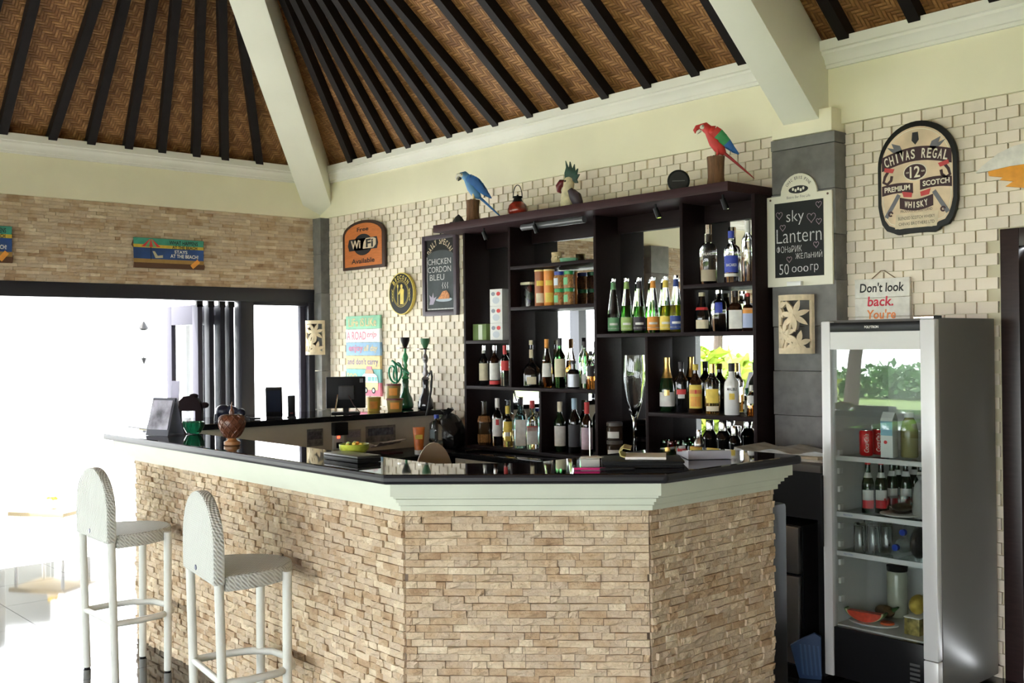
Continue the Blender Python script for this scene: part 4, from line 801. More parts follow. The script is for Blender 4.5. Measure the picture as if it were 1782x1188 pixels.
G().plate([(w_*.15, zv + ph*.67), (w_*.65, zv + ph*.67), (w_*.6, zv + ph*.95), (w_*.2, zv + ph*.95)], -.0262, -.0225).build('luggage', mat('luggage_tan', (0.55, 0.35, 0.22), .6), o); G().plate([(w_*.22, zv + ph*.96), (w_*.55, zv + ph*.96), (w_*.52, zv + ph*1.2), (w_*.25, zv + ph*1.2)], -.0262, -.0225).build('luggage', PK, o)
# whisky sign: outline surveyed on the wall
o, w_, h_ = sign('whisky_sign', 'large cream and black painted whisky label sign on the tiled wall', 1532, 310, 1670, 310); zt, zb = U(1600, 211, 1, YS).z, U(1600, 408, 1, YS).z; h_ = (zt - zb)/2; o.location.z = (zt + zb)/2
def S(*q): return [(x*w_, z*h_) for x, z in q]
def wout(s, dz=0): return [(x*s*w_, (z*s + dz)*h_) for x, z in [(-.60, -.95), (-.50, -.985), (-.2, -.97), (.2, -.97), (.42, -.985), (.52, -.955), (.60, -.90), (.78, -.86), (.88, -.76), (.95, -.62), (1, -.45), (1, .0)] + [(math.cos(PI*i/24), .25 + .75*math.sin(PI*i/24)) for i in range(25)] + [(-1, .0), (-1, -.45), (-.96, -.62), (-.90, -.78), (-.78, -.90)]]
PARCH = mat('sign_parchment', (0.68, 0.53, 0.36), .6, var=.22, vscale=7); MAR = painted('sign_maroon', (0.040, 0.012, 0.016)); RED = painted('sign_red', (0.55, 0.06, 0.06)); GREY = painted('sign_grey', (0.14, 0.14, 0.16)); IV = painted('sign_ivory', (0.74, 0.68, 0.55))
G().plate(wout(1), -.026, 0).build('frame', BLK, o, bevel=.004); G().plate(wout(.90), -.0275, -.012).build('panel', PARCH, o)
g = G(); pts = wout(.86)
for a, b in zip(pts, pts[1:] + pts[:1]): g.stroke([a, b], w_*.018, -.0284, -.0276)
g.build('border_line', IV, o, smooth=False)
def ribbon(c0, c1, half, bow, m, name, y=-.029):       # curved banner
    n = 12; up = []; dn = []
    for i in range(n + 1):
        t = i/n; x = c0[0] + (c1[0] - c0[0])*t; z = c0[1] + (c1[1] - c0[1])*t + bow*math.sin(PI*t); up.append((x*w_, (z + half)*h_)); dn.append((x*w_, (z - half)*h_))
    g = G()
    for i in range(n): g.plate([dn[i], dn[i + 1], up[i + 1], up[i]], y, -.0276)
    return g.build(name, m, o, smooth=False)
ribbon((-.88, .30), (.88, .30), .125, .12, MAR, 'banner'); ribbon((-.88, -.18), (-.08, -.18), .09, .03, MAR, 'banner'); ribbon((.10, -.14), (.88, -.14), .09, .03, MAR, 'banner'); ribbon((-.42, -.42), (.42, -.42), .10, -.06, MAR, 'banner', -.0295)
G().plate(circle(-.02*w_, .10*h_, .30*w_, .155*h_), -.0292, -.0276).build('oval', IV, o); G().plate(circle(-.02*w_, .10*h_, .275*w_, .138*h_), -.0300, -.0293).build('oval_fill', MAR, o)
for s in (-1, 1):
    g = G(); g.stroke(S((s*.70, .18), (s*.80, .08), (s*.84, -.02), (s*.74, -.06), (s*.64, .0), (s*.62, .08)), w_*.07, -.029, -.0276); g.build('scroll', MAR, o, smooth=False)
    G().plate(S((s*.55, .20), (s*.80, .24), (s*.82, .17), (s*.60, .13)), -.0296, -.0276).build('scroll_tip', RED, o); G().plate(S((s*.10, -.26), (s*.36, -.22), (s*.32, -.32), (s*.12, -.34)), -.0292, -.0276).build('ribbon_fold', RED, o)
    G().plate(S((s*.30, .42), (s*.40, .60), (s*.62, .66), (s*.56, .56), (s*.74, .60), (s*.60, .50)), -.029, -.0276).build('thistle', GREY, o)
    g = G(); g.stroke(S((s*.78, -.66), (s*.62, -.48), (s*.44, -.27)), w_*.10, -.0288, -.0276); g.build('sword', GREY, o, smooth=False)
    g = G(); g.stroke([(s*.66*w_ + .05*w_*math.cos(a), (-.60)*h_ + .05*w_*math.sin(a)) for a in [i*.6 for i in range(10)]], w_*.04, -.029, -.0276); g.build('scroll', MAR, o, smooth=False)
G().plate(S((-.08, .80), (.06, .80), (.08, .66), (-.01, .58), (-.10, .66)), -.029, -.0276).build('crest', INK, o)
G().plate(S((-.55, -.88), (.50, -.88), (.56, -.62), (-.52, -.62)), -.0288, -.0276).build('scroll_panel', painted('sign_pale', (0.66, 0.55, 0.38)), o)
g = T(); g.word()
n = 12
for i, ch in enumerate('CHIVAS REGAL'):
    if ch == ' ': g.word(); continue
    t = (i + .5)/n; x = -.82 + 1.64*t; z = .30 + .12*math.sin(PI*(x + .88)/1.76); put_text(g, ch, x*w_, z*h_, (.105 if ch != 'I' else .035)*w_, .17*h_, -.0302, 0, bold=.02, rot=.26*math.cos(PI*(x + .88)/1.76))
g.hold = False; put_text(g, 'PREMIUM', -.48*w_, -.16*h_, .66*w_, .095*h_, -.0302, 0, bold=.03, rot=.02); put_text(g, 'SCOTCH', .50*w_, -.12*h_, .66*w_, .095*h_, -.0302, 0, bold=.03, rot=.02); put_text(g, '12', -.02*w_, .10*h_, .26*w_, .20*h_, -.0310, 0, bold=.02); put_text(g, 'AGED', -.21*w_, .10*h_, .08*w_, .03*h_, -.0310, 0); put_text(g, 'YEARS', .18*w_, .10*h_, .09*w_, .03*h_, -.0310, 0)
g.word()
for i, ch in enumerate('WHISKY'): x = -.30 + .60*(i + .5)/6; put_text(g, ch, x*w_, (-.42 - .06*math.sin(PI*(x + .42)/.84))*h_, (.085 if ch != 'I' else .03)*w_, .11*h_, -.0308, 0, bold=.035, rot=-.15*math.cos(PI*(x + .42)/.84))
g.build('lettering', IV, o, smooth=False)
g = T(); put_text(g, 'BLENDED SCOTCH WHISKY', 0, -.70*h_, .92*w_, .055*h_, -.0297, 0); put_text(g, 'CHIVAS BROTHERS LTD', 0, -.80*h_, .90*w_, .055*h_, -.0297, 0); put_text(g, 'PRODUCE OF SCOTLAND', .0, -.575*h_, .80*w_, .045*h_, -.0290, 0); g.build('lettering', INK, o, smooth=False)
# don't look back sign
o, w_, h_ = sign('slogan_sign', 'white two plank slogan sign hung by a cord behind the fridge', 1491, 520, 1586, 520); zt, zb = U(1540, 484, 1, YS).z, 1.50; h_ = (zt - zb)/2; o.location.z = (zt + zb)/2; SW = painted('sign_white', (0.70, 0.68, 0.62))
for i in range(4): G().b2((-w_, -.018, h_ - (i + 1)*h_/2 + .001), (w_, 0, h_ - i*h_/2 - .001)).build('plank', SW, o, bevel=.001)
def ln(t, z, wd, ht, m, dx=0): g = T(); put_text(g, t, dx*w_, h_ - z, wd*w_, ht, -.0192, 0, bold=.02, shear=.1); g.build('lettering', m, o, smooth=False)
ln("Don't look", .045, 1.62, .048, INK); ln('back.', .115, .95, .05, painted('letter_red', (0.55, 0.02, 0.05)), -.05); ln("You're", .180, 1.05, .048, painted('letter_orange', (0.75, 0.22, 0.05)), -.02); ln('not going', .250, 1.5, .05, painted('letter_green', (0.05, 0.35, 0.25))); ln('that way', .315, 1.4, .05, INK)
G().loft([(-.06, -.008, h_ - .002), (-.01, -.006, h_ + .038), (.01, -.006, h_ + .038), (.07, -.008, h_ - .002)], .0025, 6).build('cord', mat('twine', (0.18, 0.12, 0.07), .9), o)
# orange and white cut-out at the edge
c = U(1740, 290, 1, YS); o = thing('fish_cutout', 'white and orange painted wooden cut-out high on the tiled wall', 'wall decoration', (c.x, YS, c.z))
def q_(pts): return [(U(px, py, 1, YS).x - c.x, U(px, py, 1, YS).z - c.z) for px, py in pts]
G().plate(q_([(1701, 302), (1712, 290), (1740, 268), (1766, 255), (1800, 246), (1880, 236), (1880, 275), (1800, 284), (1760, 290), (1726, 298)]), -.022, 0).build('upper_part', SW, o, bevel=.002)
G().plate(q_([(1722, 299), (1760, 289), (1800, 283), (1880, 274), (1880, 330), (1782, 327), (1752, 325), (1766, 316), (1742, 314), (1748, 309), (1724, 307)]), -.019, -.001).build('orange_part', painted('cutout_orange', (0.75, 0.32, 0.03)), o, bevel=.002)
# ---- signs on the stone wall on the left (beach boards)
def beach(label, py0, pz0, py1, pz1, full=True):
    a, b = U(*py0, 0, .028), U(*py1, 0, .028); c = (a + b)/2; w2 = abs(b.y - a.y)/2; h2 = abs(a.z - b.z)/2
    o = thing('beach_sign', label, 'sign', (.028, c.y, c.z), PI/2, 'beach signs above the doors')
    n = 10; rr = random.Random(5)
    ed = lambda s: [(s*(w2 + rr.uniform(-.02, .0)), h2*(1 - 2*i/n)*s*1) for i in range(n + 1)]
    out = [(-w2 + rr.uniform(0, .025), -h2 + 2*h2*i/8) for i in range(9)] + [(w2 - rr.uniform(0, .025), h2 - 2*h2*i/8) for i in range(9)]
    G().plate(out, -.018, 0).build('board', mat('beach_brown', (0.10, 0.045, 0.025), .7), o)
    def band(z0, z1, m, nm): G().plate([(-w2*.96, h2*z0), (w2*.96, h2*z0), (w2*.97, h2*z1), (-w2*.97, h2*z1)], -.0195, -.0181).build(nm, m, o)
    band(.55, .98, mat('beach_green', (0.05, 0.28, 0.20), .6, var=.3, vscale=9), 'sky_band'); band(.34, .55, painted('beach_yellow', (0.60, 0.42, 0.05)), 'sun_band'); band(-.40, .34, mat('beach_blue', (0.02, 0.06, 0.20), .6, var=.4, vscale=6), 'sea_band'); band(-.66, -.40, painted('beach_sand', (0.34, 0.20, 0.06)), 'sand_band')
    um = (-.50*w2, .50*h2); R_ = .26*w2
    for i in range(5):
        a0, a1 = PI*i/5, PI*(i + 1)/5; pp = lambda a: (um[0] + R_*math.cos(a), .40*h2 + .50*h2*math.sin(a))
        G().plate([(um[0] - R_ + 2*R_*i/5, .40*h2), (um[0] - R_ + 2*R_*(i + 1)/5, .40*h2), (um[0] + R_*.12*(i - 1.5)*.5, .90*h2), (um[0] + R_*.12*(i - 2.5)*.5, .90*h2)], -.0212, -.0196).build('parasol_panel', lr if i % 2 == 0 else lg, o)
    g = G(); g.stroke([(um[0], -.45*h2), (um[0], .40*h2)], .006, -.0205, -.0196); g.build('parasol_pole', INK, o)
    G().plate([(-.46*w2, .12*h2), (-.40*w2, .12*h2), (-.32*w2, -.18*h2), (-.18*w2, -.12*h2), (-.18*w2, -.30*h2), (-.38*w2, -.34*h2)], -.0210, -.0196).build('deck_chair', painted('beach_cream', (0.5, 0.45, 0.3)), o)
    g = G(); g.stroke([(.62*w2, -.85*h2), (.82*w2, -.42*h2)], .035, -.0210, -.0196); g.build('surfboard', lo, o)
    g = T(); put_text(g, 'WHAT HAPPENS', .40*w2, .75*h2, .80*w2, .26*h2, -.0203, 0, bold=.02); put_text(g, 'AT THE BEACH', .43*w2, .45*h2, .70*w2, .22*h2, -.0203, 0, bold=.02); g.build('lettering', INK, o, smooth=False)
    g = T(); put_text(g, 'STAYS', .32*w2, .14*h2, .36*w2, .22*h2, -.0203, 0, bold=.02); put_text(g, 'AT THE BEACH!', .42*w2, -.15*h2, .78*w2, .24*h2, -.0203, 0, bold=.02); g.build('lettering', WHITEINK, o, smooth=False)
beach('painted beach parasol sign on the stone wall nearer the corner pillar', (228, 412), 0, (355, 470), 0)
a = U(-105, 388, 0, .028); beach('painted beach sign on the stone wall farther from the corner', (-108, 386), 0, (22, 458), 0)
# ================================================================ ON THE PILLARS
YP = -0.1195
a, b = U(1337, 345, 1, YP), U(1452, 496, 1, YP); x0, x1 = a.x, b.x; zt = (U(1337, 345, 1, YP).z + U(1451, 330, 1, YP).z)/2 - .0; zb = U(1400, 497, 1, YP).z; cx = (x0 + x1)/2; w2 = (x1 - x0)/2; h2 = (zt - zb)/2
o = thing('chalk_board', 'white framed chalkboard with arched crest on the grey pillar', 'sign', (cx, YP, (zt + zb)/2))
IVR = mat('ivory_board', (0.72, 0.70, 0.58), .5)
zt_ = U(1397, 301, 1, YP).z - (zt + zb)/2; r_ = w2*.56
G().plate([(-w2, -h2), (w2, -h2), (w2, h2), (r_, h2)] + [(r_*math.cos(PI*i/14), h2 + (zt_ - h2)*math.sin(PI*i/14)) for i in range(1, 14)] + [(-r_, h2), (-w2, h2)], -.014, 0).build('frame', IVR, o, bevel=.002)
bw, bz0, bz1 = w2*.75, -h2*.80, h2*.84
G().b2((-bw, -.0155, bz0), (bw, -.010, bz1)).build('slate', mat('black_slate', (0.010, 0.011, 0.012), .8), o)
g = T(); bh = bz1 - bz0
def ct(t, fx, fz, fw, fh, **k): put_text(g, t, (fx*2 - 1)*bw, bz0 + fz*bh, fw*2*bw, fh*bh, -.0164, 0, **k)
ct('sky', .43, .79, .36, .20, bold=-.012); ct('Lantern', .50, .555, .92, .19, bold=-.012); ct('ФОНаРИК', .30, .375, .52, .095, bold=-.01); ct('ЖЕЛаНИЙ', .70, .285, .54, .095, bold=-.01); ct('50', .19, .11, .20, .14, bold=-.01); ct('000', .52, .10, .34, .075, bold=-.01); ct('гр', .81, .10, .16, .11, bold=-.01)
g.build('chalk_lettering', CHALK, o, smooth=False)
for fx, fz, r in ((.76, .77, .045), (.91, .93, .03), (.91, .71, .028), (.10, .84, .035), (.17, .67, .03), (.85, .41, .028), (.30, .24, .028)): g = G(); g.stroke(heart((fx*2 - 1)*bw, bz0 + fz*bh, r*.62), .0026, -.0163, -.0156); g.build('chalk_heart', mat('pink_chalk', (0.32, 0.24, 0.28), .9), o, smooth=False)
G().plate(circle(0, h2*1.10, w2*.30, h2*.085, 24), -.0155, -.0141).build('emblem', INK, o); g = G()
for i in range(5): g.plate(circle(-.16*w2 + i*.08*w2, h2*(1.10 + .015*(-1)**i), w2*.032, h2*.035, 10), -.0165, -.0156)
g.build('emblem_detail', IVR, o); g = T(); arc_text(g, 'CHIC ERIS FINE', 0, h2*1.0, w2*.44, PI/2, 2.0, .016, -.0148, 0); put_text(g, 'Bistro Bar Fine Life', 0, h2*.945, w2*.72, .014, -.0148, 0); g.build('lettering', mat('grey_ink', (0.16, 0.15, 0.14), .7), o, smooth=False)
for s in (-1, 1): G().loft([(s*w2*.88, -.016, h2*.93), (s*w2*.88, -.0135, h2*.93)], .006, 10).build('screw', mat('screw_brown', (.1, .05, .04), .5), o)
G().box((-.02, -.026, -h2 + .012), (.085, .024, .024)).build('chalk_tray', WHITEP, o, bevel=.002)
# carved stone wall lamps
LIME = mat('carved_limestone', (0.66, 0.55, 0.38), .75, var=.12, vscale=30, bump=.25, bscale=60)
def carved_lamp(label, loc_, rz, R, H):
    o = thing('carved_wall_lamp', label, 'wall lamp', loc_, rz, 'carved stone wall lamps')
    def cyl(u, z, r): a = -PI/2 + u; return Vector((r*math.sin(u), -r*math.cos(u), z))
    A_ = 1.25; t = .018
    def patch(pts, name, dr=0.0, tt=t):     # a curved piece of the half cylinder, outline in (angle, height)
        g = G(); g.prism(pts, lambda p: cyl(p[0], p[1], R + dr), lambda p: cyl(p[0], p[1], R - tt)); g.build(name, LIME, o, smooth=False)
    def ring(z0, z1, nm):
        g = G(); n = 14
        for i in range(n): u0, u1 = -A_ + 2*A_*i/n, -A_ + 2*A_*(i + 1)/n; g.prism([(u0, z0), (u1, z0), (u1, z1), (u0, z1)], lambda p: cyl(p[0], p[1], R + .004), lambda p: cyl(p[0], p[1], R - t))
        g.build(nm, LIME, o, smooth=False)
    ring(-H/2, -H/2 + .03, 'bottom_rim'); ring(H/2 - .03, H/2, 'top_rim')
    for s in (-1, 1): patch([(s*A_, -H/2), (s*(A_ - .16), -H/2), (s*(A_ - .16), H/2), (s*A_, H/2)], 'side_rim', .004)
    def leaf(u0, z0, ang, ln, wd, dr=0.002):
        n = 6; L_ = []; R2 = []
        for i in range(n + 1):
            q = i/n; wv = wd*math.sin(PI*min(1, q*.92 + .06)); c_ = math.cos(ang); s_ = math.sin(ang)
            u = ln*q*c_; z = ln*q*s_; L_.append(((u - wv*s_)/R + u0, z + wv*c_ + z0)); R2.append(((u + wv*s_)/R + u0, z - wv*c_ + z0))
        g = G(); 
        for i in range(n): g.prism([L_[i], R2[i], R2[i + 1], L_[i + 1]], lambda p: cyl(max(-A_, min(A_, p[0])), max(-H/2, min(H/2, p[1])), R + dr), lambda p: cyl(max(-A_, min(A_, p[0])), max(-H/2, min(H/2, p[1])), R - t*.8))
        g.build('carved_leaf', LIME, o, smooth=False)
    for (u0, z0, n, l_) in ((.25, .045, 7, .085), (-.35, -.05, 6, .075), (.45, -.10, 6, .07), (-.75, .09, 5, .07)):
        for i in range(n): leaf(u0, z0*H/.3, 2*PI*i/n + .3, l_*H/.3, .014*H/.3, .001*(i % 3))
    def stem(p0, p1): g = G(); g.loft([cyl(p0[0] + (p1[0] - p0[0])*i/6, (p0[1] + (p1[1] - p0[1])*i/6)*H/.3, R - .006) for i in range(7)], .009, 8); g.build('carved_stem', LIME, o)
    stem((-.3, -.13), (.25, .05)); stem((.7, -.14), (.45, -.1)); stem((-.9, -.13), (-.75, .1))
    G().lathe([(.012, -.03), (.02, 0), (.018, .03), (.001, .04)], 10, (0, -R*.4, 0)).build('bulb', mat('unlit_bulb', (.75, .72, .66), .3), o)
a, b = U(1360, 515, 1, YP), U(1425, 615, 1, YP)
carved_lamp('carved cream stone wall lamp with leaf cut-outs below the chalkboard', ((a.x + b.x)/2, YP + .006, (a.z + b.z)/2), 0, (b.x - a.x)/2*.98, a.z - b.z)
carved_lamp('carved cream stone wall lamp with leaf cut-outs on the corner pillar', (.068, -.101, 1.652), .55, .095, .30)
# ================================================================ DISPLAY FRIDGE
FX0, FX1, FY0, FY1, FZ = 5.402, 5.948, -0.625, -0.048, 1.668
FB = Vector((FX0, FY0, 0)); FWd, FD = FX1 - FX0, FY1 - FY0
fr = thing('display_fridge', 'tall grey display fridge with glass door beside the grey pillar', 'fridge', FB)
FGREY = mat('fridge_grey', (0.14, 0.137, 0.130), .30, var=.04, vscale=3); FSIL = mat('fridge_silver', (0.62, 0.62, 0.62), .35, metal=.2); FLIN = mat('fridge_liner', (0.62, 0.62, 0.60), .5); FBLK = mat('fridge_black', (0.007, 0.007, 0.008), .25, spec=.2)
G().b2((0, .045, .03), (.022, FD, FZ)).b2((FWd - .022, .045, .03), (FWd, FD, FZ)).b2((.022, FD - .02, .03), (FWd - .022, FD, FZ)).b2((.022, .045, FZ - .09), (FWd - .022, FD - .02, FZ)).b2((.022, .045, .03), (FWd - .022, FD - .02, .252)).build('cabinet', FGREY, fr, bevel=.003)
G().b2((.0225, .046, .2525), (.034, FD - .021, FZ - .0905)).b2((FWd - .034, .046, .2525), (FWd - .0225, FD - .021, FZ - .0905)).b2((.034, FD - .032, .2525), (FWd - .034, FD - .021, FZ - .0905)).b2((.034, .046, .2525), (FWd - .034, FD - .032, .262)).build('liner', FLIN, fr)
dr = G().b2((.0, 0, .03), (.046, .042, FZ - .005)).b2((FWd - .066, 0, .20), (FWd, .042, FZ - .005)).build('door_frame', FSIL, fr, bevel=.006)
G().b2((FWd - .066, 0, .03), (FWd, .042, .197)).build('foot_panel', FSIL, fr, bevel=.006)
G().b2((.046, .002, FZ - .135), (FWd - .066, .04, FZ - .055)).build('white_panel', mat('fridge_white', (0.60, 0.60, 0.58), .4), dr)
hd = G().b2((.046, .001, FZ - .0545), (FWd - .066, .04, FZ - .012)).build('header', FBLK, dr, bevel=.002)
g = G(); put_text(g, 'POLYTRON', .255, FZ - .034, .068, .011, -.0004, 0, bold=.02); g.build('lettering', WHITEINK, hd, smooth=False)
G().b2((.046, .016, .262), (FWd - .066, .024, FZ - .135)).build('pane', sheet_glass('fridge_glass', (0.93, 0.96, 0.95), 1.95), dr)
G().b2((.046, .006, .03), (FWd - .066, .040, .258)).build('plinth', FBLK, fr, bevel=.002)
for i in range(6): G().b2((FWd - .13, .003, .06 + i*.02), (FWd - .085, .0058, .070 + i*.02)).build('vent_slot', mat('vent_grey', (.06, .06, .06), .4), fr)
G().b2((FWd - .09, -.006, FZ - .004), (FWd + .0, .07, FZ + .010)).build('hinge', CHROME, fr, bevel=.002)
G().b2((-.006, -.008, .62), (.004, .02, .95)).build('handle', BLACKP, fr, bevel=.002)
SHZ = [1.042, 0.782, 0.602]
for z in SHZ:
    s = G().b2((.036, .055, z - .012), (FWd - .036, FD - .04, z - .006)).build('glass_shelf', sheet_glass('shelf_glass', (.85, .9, .88)), fr); G().b2((.040, .048, z - .022), (FWd - .036, .054, z)).build('shelf_edge', mat('shelf_edge_white', (.70, .69, .70), .4), s)
    if z < 1: g = G(); put_text(g, 'POLYTRON', .10, z - .011, .045, .008, .0476, 0); g.build('lettering', mat('blue_ink', (.08, .12, .45), .6), s, smooth=False)
for i in range(9): G().b2((.0345, .07, .36 + i*.085), (.046, .10, .385 + i*.085)).build('shelf_peg', WHITEP, fr)
def FP(px, py, y, z): return Vector((U(px, py, 1, y).x, y, z + .0015))
GF = 'things in the display fridge'
def fcan(label, px, y, m):
    p = FP(px, 790, y, 1.042); o = thing('drink_can', label, 'can', p, face(p), GF); H = .118; R = .031
    G().lathe([(R*.82, 0), (R, .008), (R, H - .01), (R*.86, H - .002)], 22).build('can_body', m, o); G().lathe([(R*.86, H - .002), (R*.86, H), (R*.78, H - .003), (.001, H - .003)], 20).build('can_top', CHROME, o)
    g = G(); put_text(g, 'Coca-Cola', 0, H/2, .085, .020, 0, 0, shear=.3, rot=PI/2); g.v = [(R*1.02*math.sin(x/R), -R*1.02*math.cos(x/R), z) for x, y_, z in g.v]; g.build('lettering', WHITEINK, o, smooth=False)
CANR = mat('can_red', (0.55, 0.012, 0.015), .3)
fcan('red cola can in front on the upper fridge shelf', 1508, -.50, CANR); fcan('red cola can behind another can on the upper fridge shelf', 1529, -.42, CANR)
p = FP(1548, 795, -.50, 1.042); o = thing('drink_carton', 'white drink carton with red dot beside the cola cans', 'carton', p, .1, GF)
G().b2((-.028, -.03, 0), (.028, .03, .17)).build('carton', mat('carton_white', (.66, .68, .66), .5), o, bevel=.001); G().prism([(-.03, .17), (.03, .17), (0, .205)], lambda q: (-.028, q[0], q[1]), lambda q: (.028, q[0], q[1])).build('gable_top', MATS['carton_white'], o, smooth=False); G().plate(circle(-.005, .07, .008), -.0312, -.0302).build('printed_dot', CANR, o); G().b2((-.027, -.0311, .10), (.027, -.0302, .165)).build('printed_band', mat('carton_blue', (.22, .42, .52), .6), o)
p = FP(1583, 795, -.44, 1.042); o = thing('juice_bottle', 'cloudy juice bottle with white cap on the upper fridge shelf', 'bottle', p, 0, GF)
G().lathe([(.034, 0), (.038, .006), (.038, .12), (.03, .16), (.018, .18), (.018, .2)], 20).build('body', mat('juice_green', (.22, .20, .08), .2), o); G().lathe([(.021, .18), (.021, .205), (.001, .205)], 16).build('cap', WHITEP, o)
# beers
LABB = mat('beer_label', (.62, .62, .60), .5)
for i, (px, y, t) in enumerate(((1511, -.52, 'front'), (1534, -.48, 'front'), (1553, -.39, 'rear'), (1562, -.33, 'rear'), (1577, -.36, 'rear'), (1592, -.27, 'rear'), (1603, -.34, 'rear'))):
    p = FP(px, 893, y, .782)
    lab = ('green beer bottle with red and white label, beside the fridge wall', 'green beer bottle with red and white label, between the first and the glass bowl')[i] if t == 'front' else 'green beer bottle standing behind on the middle fridge shelf'
    bottle('beer_bottle', lab, p, .232, .028, 'beer', DKGREEN, CANR, .045, [(.10, .30, mat('beer_red', (.5, .02, .03), .5), 1.0), (.26, .46, LABB, 1.0), (.70, .80, LABB, 1.2)], group=GF)
p = FP(1570, 900, -.50, .782); o = thing('plate', 'white plate under the glass bowl in the fridge', 'plate', p, 0, GF)
G().lathe([(.001, .0), (.06, .0), (.095, .010), (.094, .013), (.06, .004), (.001, .003)], 30).build('dish', mat('porcelain', (.70, .70, .68), .25), o, angle=60); G().lathe([(.094, .0105), (.096, .0125), (.0935, .0138)], 30).build('rim', MATS['porcelain'], o)
p.z += .0105; o = thing('glass_bowl', 'clear glass bowl with cream food on a white plate', 'bowl', p + Vector((0, 0, .0)), 0, GF)
G().lathe([(.030, 0), (.052, .012), (.064, .042), (.064, .072), (.061, .072), (.060, .042), (.048, .016), (.001, .008)], 26).build('bowl', glass('bowl_glass', (.85, .86, .82)), o, angle=60); G().ell((0, 0, .028), (.046, .046, .018)).build('food', mat('cream_food', (.55, .48, .32), .7, var=.3, vscale=40), o)
p = FP(1598, 905, -.50, .782); o = thing('plastic_bag', 'knotted clear plastic bag beside the glass bowl', 'bag', p + Vector((.012, 0, 0)), 0, GF)
rr = random.Random(4); G().lathe([(.028, 0), (.036, .03), (.034, .10), (.024, .15), (.008, .17), (.016, .19), (.001, .195)], 12).build('bag', mat('cloudy_plastic', (.42, .42, .40), .3, trans=.4, bump=.6, bscale=30), o); G().ell((0, 0, .06), (.022, .022, .04)).build('contents', mat('bag_food', (.35, .25, .15), .8), o)
# glasses and water bottles on the third shelf
for i, (px, y) in enumerate(((1497, -.53), (1520, -.50), (1543, -.46), (1514, -.37))):
    p = FP(px, 960, y, .602); o = thing('beer_mug', 'upturned clear glass mug, %s from the fridge wall' % ('second', 'third', 'fourth', 'first')[i], 'mug', p, 1.57, GF)
    G().lathe([(.027, 0), (.029, .01), (.027, .125), (.022, .132), (.001, .132), (.001, .12), (.022, .118), (.024, .01), (.027, 0)], 20).build('mug_body', CLEAR, o, angle=60); G().loft([(.026, 0, .03), (.040, 0, .04), (.042, 0, .08), (.026, 0, .10)], .0045, 8).build('handle', CLEAR, o)
for i, (px, y, zz, w_) in enumerate(((1553, -.50, .036, 'lower'), (1566, -.48, .104, 'upper'))):
    p = FP(px, 960, y, .602 + .0); o = thing('water_bottle', '%s plastic water bottle lying with blue cap toward the door' % w_, 'bottle', p + Vector((.02, .0, 0)), 0, GF)
    G().loft([(0, .0, zz), (0, .03, zz), (0, .05, zz), (0, .21, zz), (0, .215, zz)], [.012, .013, .033, .034, .02], 18).build('body', glass('water_plastic', (.85, .90, .93)), o, angle=60); G().loft([(0, -.016, zz), (0, .004, zz)], .0145, 16).build('cap', BLID, o)
p = FP(1596, 985, -.50, .602); o = thing('black_bag', 'crumpled black plastic bag on the third fridge shelf', 'bag', p + Vector((.012, 0, .0)), 0, GF)
G().ell((0, 0, .07), (.034, .06, .07)).build('bag', mat('black_poly', (.015, .015, .016), .35, bump=1.0, bscale=25), o); G().loft([(0, 0, .13), (-.02, -.01, .155)], [.012, .004], 8).build('knot', MATS['black_poly'], o)
# bottom of the fridge
p = FP(1520, 1088, -.50, .2622); o = thing('plate', 'oval white plate carrying watermelon at the bottom of the fridge', 'plate', p, .1, GF)
G().lathe([(.001, .0), (.075, .0), (.115, .014), (.114, .017), (.075, .005), (.001, .004)], 32, yscale=.62).build('dish', MATS['porcelain'], o, angle=60); G().lathe([(.1135, .015), (.1155, .0165), (.113, .018)], 32, yscale=.62).build('rim', MATS['porcelain'], o)
mp_ = p.copy()
o = thing('watermelon_wedge', 'red watermelon wedge with pale rind on the white plate', 'watermelon', mp_ + Vector((-.030, -.014, .0175)), .12, GF)
def wedge(g, r0, r1, t, m):
    r0 *= 1.25; r1 *= 1.25; n = 14; A0, A1 = PI + .15, 2*PI - .15; pts = [(r1*math.cos(A0 + (A1 - A0)*i/n), r1*.62 + r1*.62*math.sin(A0 + (A1 - A0)*i/n)) for i in range(n + 1)]
    if r0: pts += [(r0*math.cos(A1 + (A0 - A1)*i/n), r1*.62 + r0*.60*math.sin(A1 + (A0 - A1)*i/n)) for i in range(n + 1)]
    return g.plate(pts, -t, t, m)
wedge(G(), 0, .066, .020, 0).build('flesh', mat('melon_red', (.58, .06, .03), .4, var=.2, vscale=60), o); wedge(G(), .0662, .073, .0195, 0).build('white_rind', mat('melon_rind', (.55, .55, .32), .5), o); wedge(G(), .0732, .078, .019, 0).build('green_skin', mat('melon_skin', (.06, .14, .03), .4), o)
o = thing('melon_slice', 'small red melon slice behind the watermelon wedge', 'melon', mp_ + Vector((.062, .012, .0095)), .2, GF); G().lathe([(.030, 0), (.034, .006), (.03, .016), (.001, .018)], 16).build('flesh', mat('melon_orange', (.60, .10, .03), .4, var=.3, vscale=70), o); G().lathe([(.0345, .001), (.036, .006), (.0335, .008)], 16).build('skin', MATS['melon_skin'], o)
p = FP(1540, 1070, -.33, .2622); o = thing('pineapple_piece', 'brown cut pineapple piece behind the watermelon', 'pineapple', p, 0, GF); G().ell((0, 0, .03), (.05, .03, .029)).build('flesh', mat('pine_brown', (.16, .10, .04), .7, bump=.8, bscale=60), o); G().loft([(.04, 0, .04), (.07, 0, .06)], [.012, .003], 8).build('stem', MATS['melon_skin'], o)
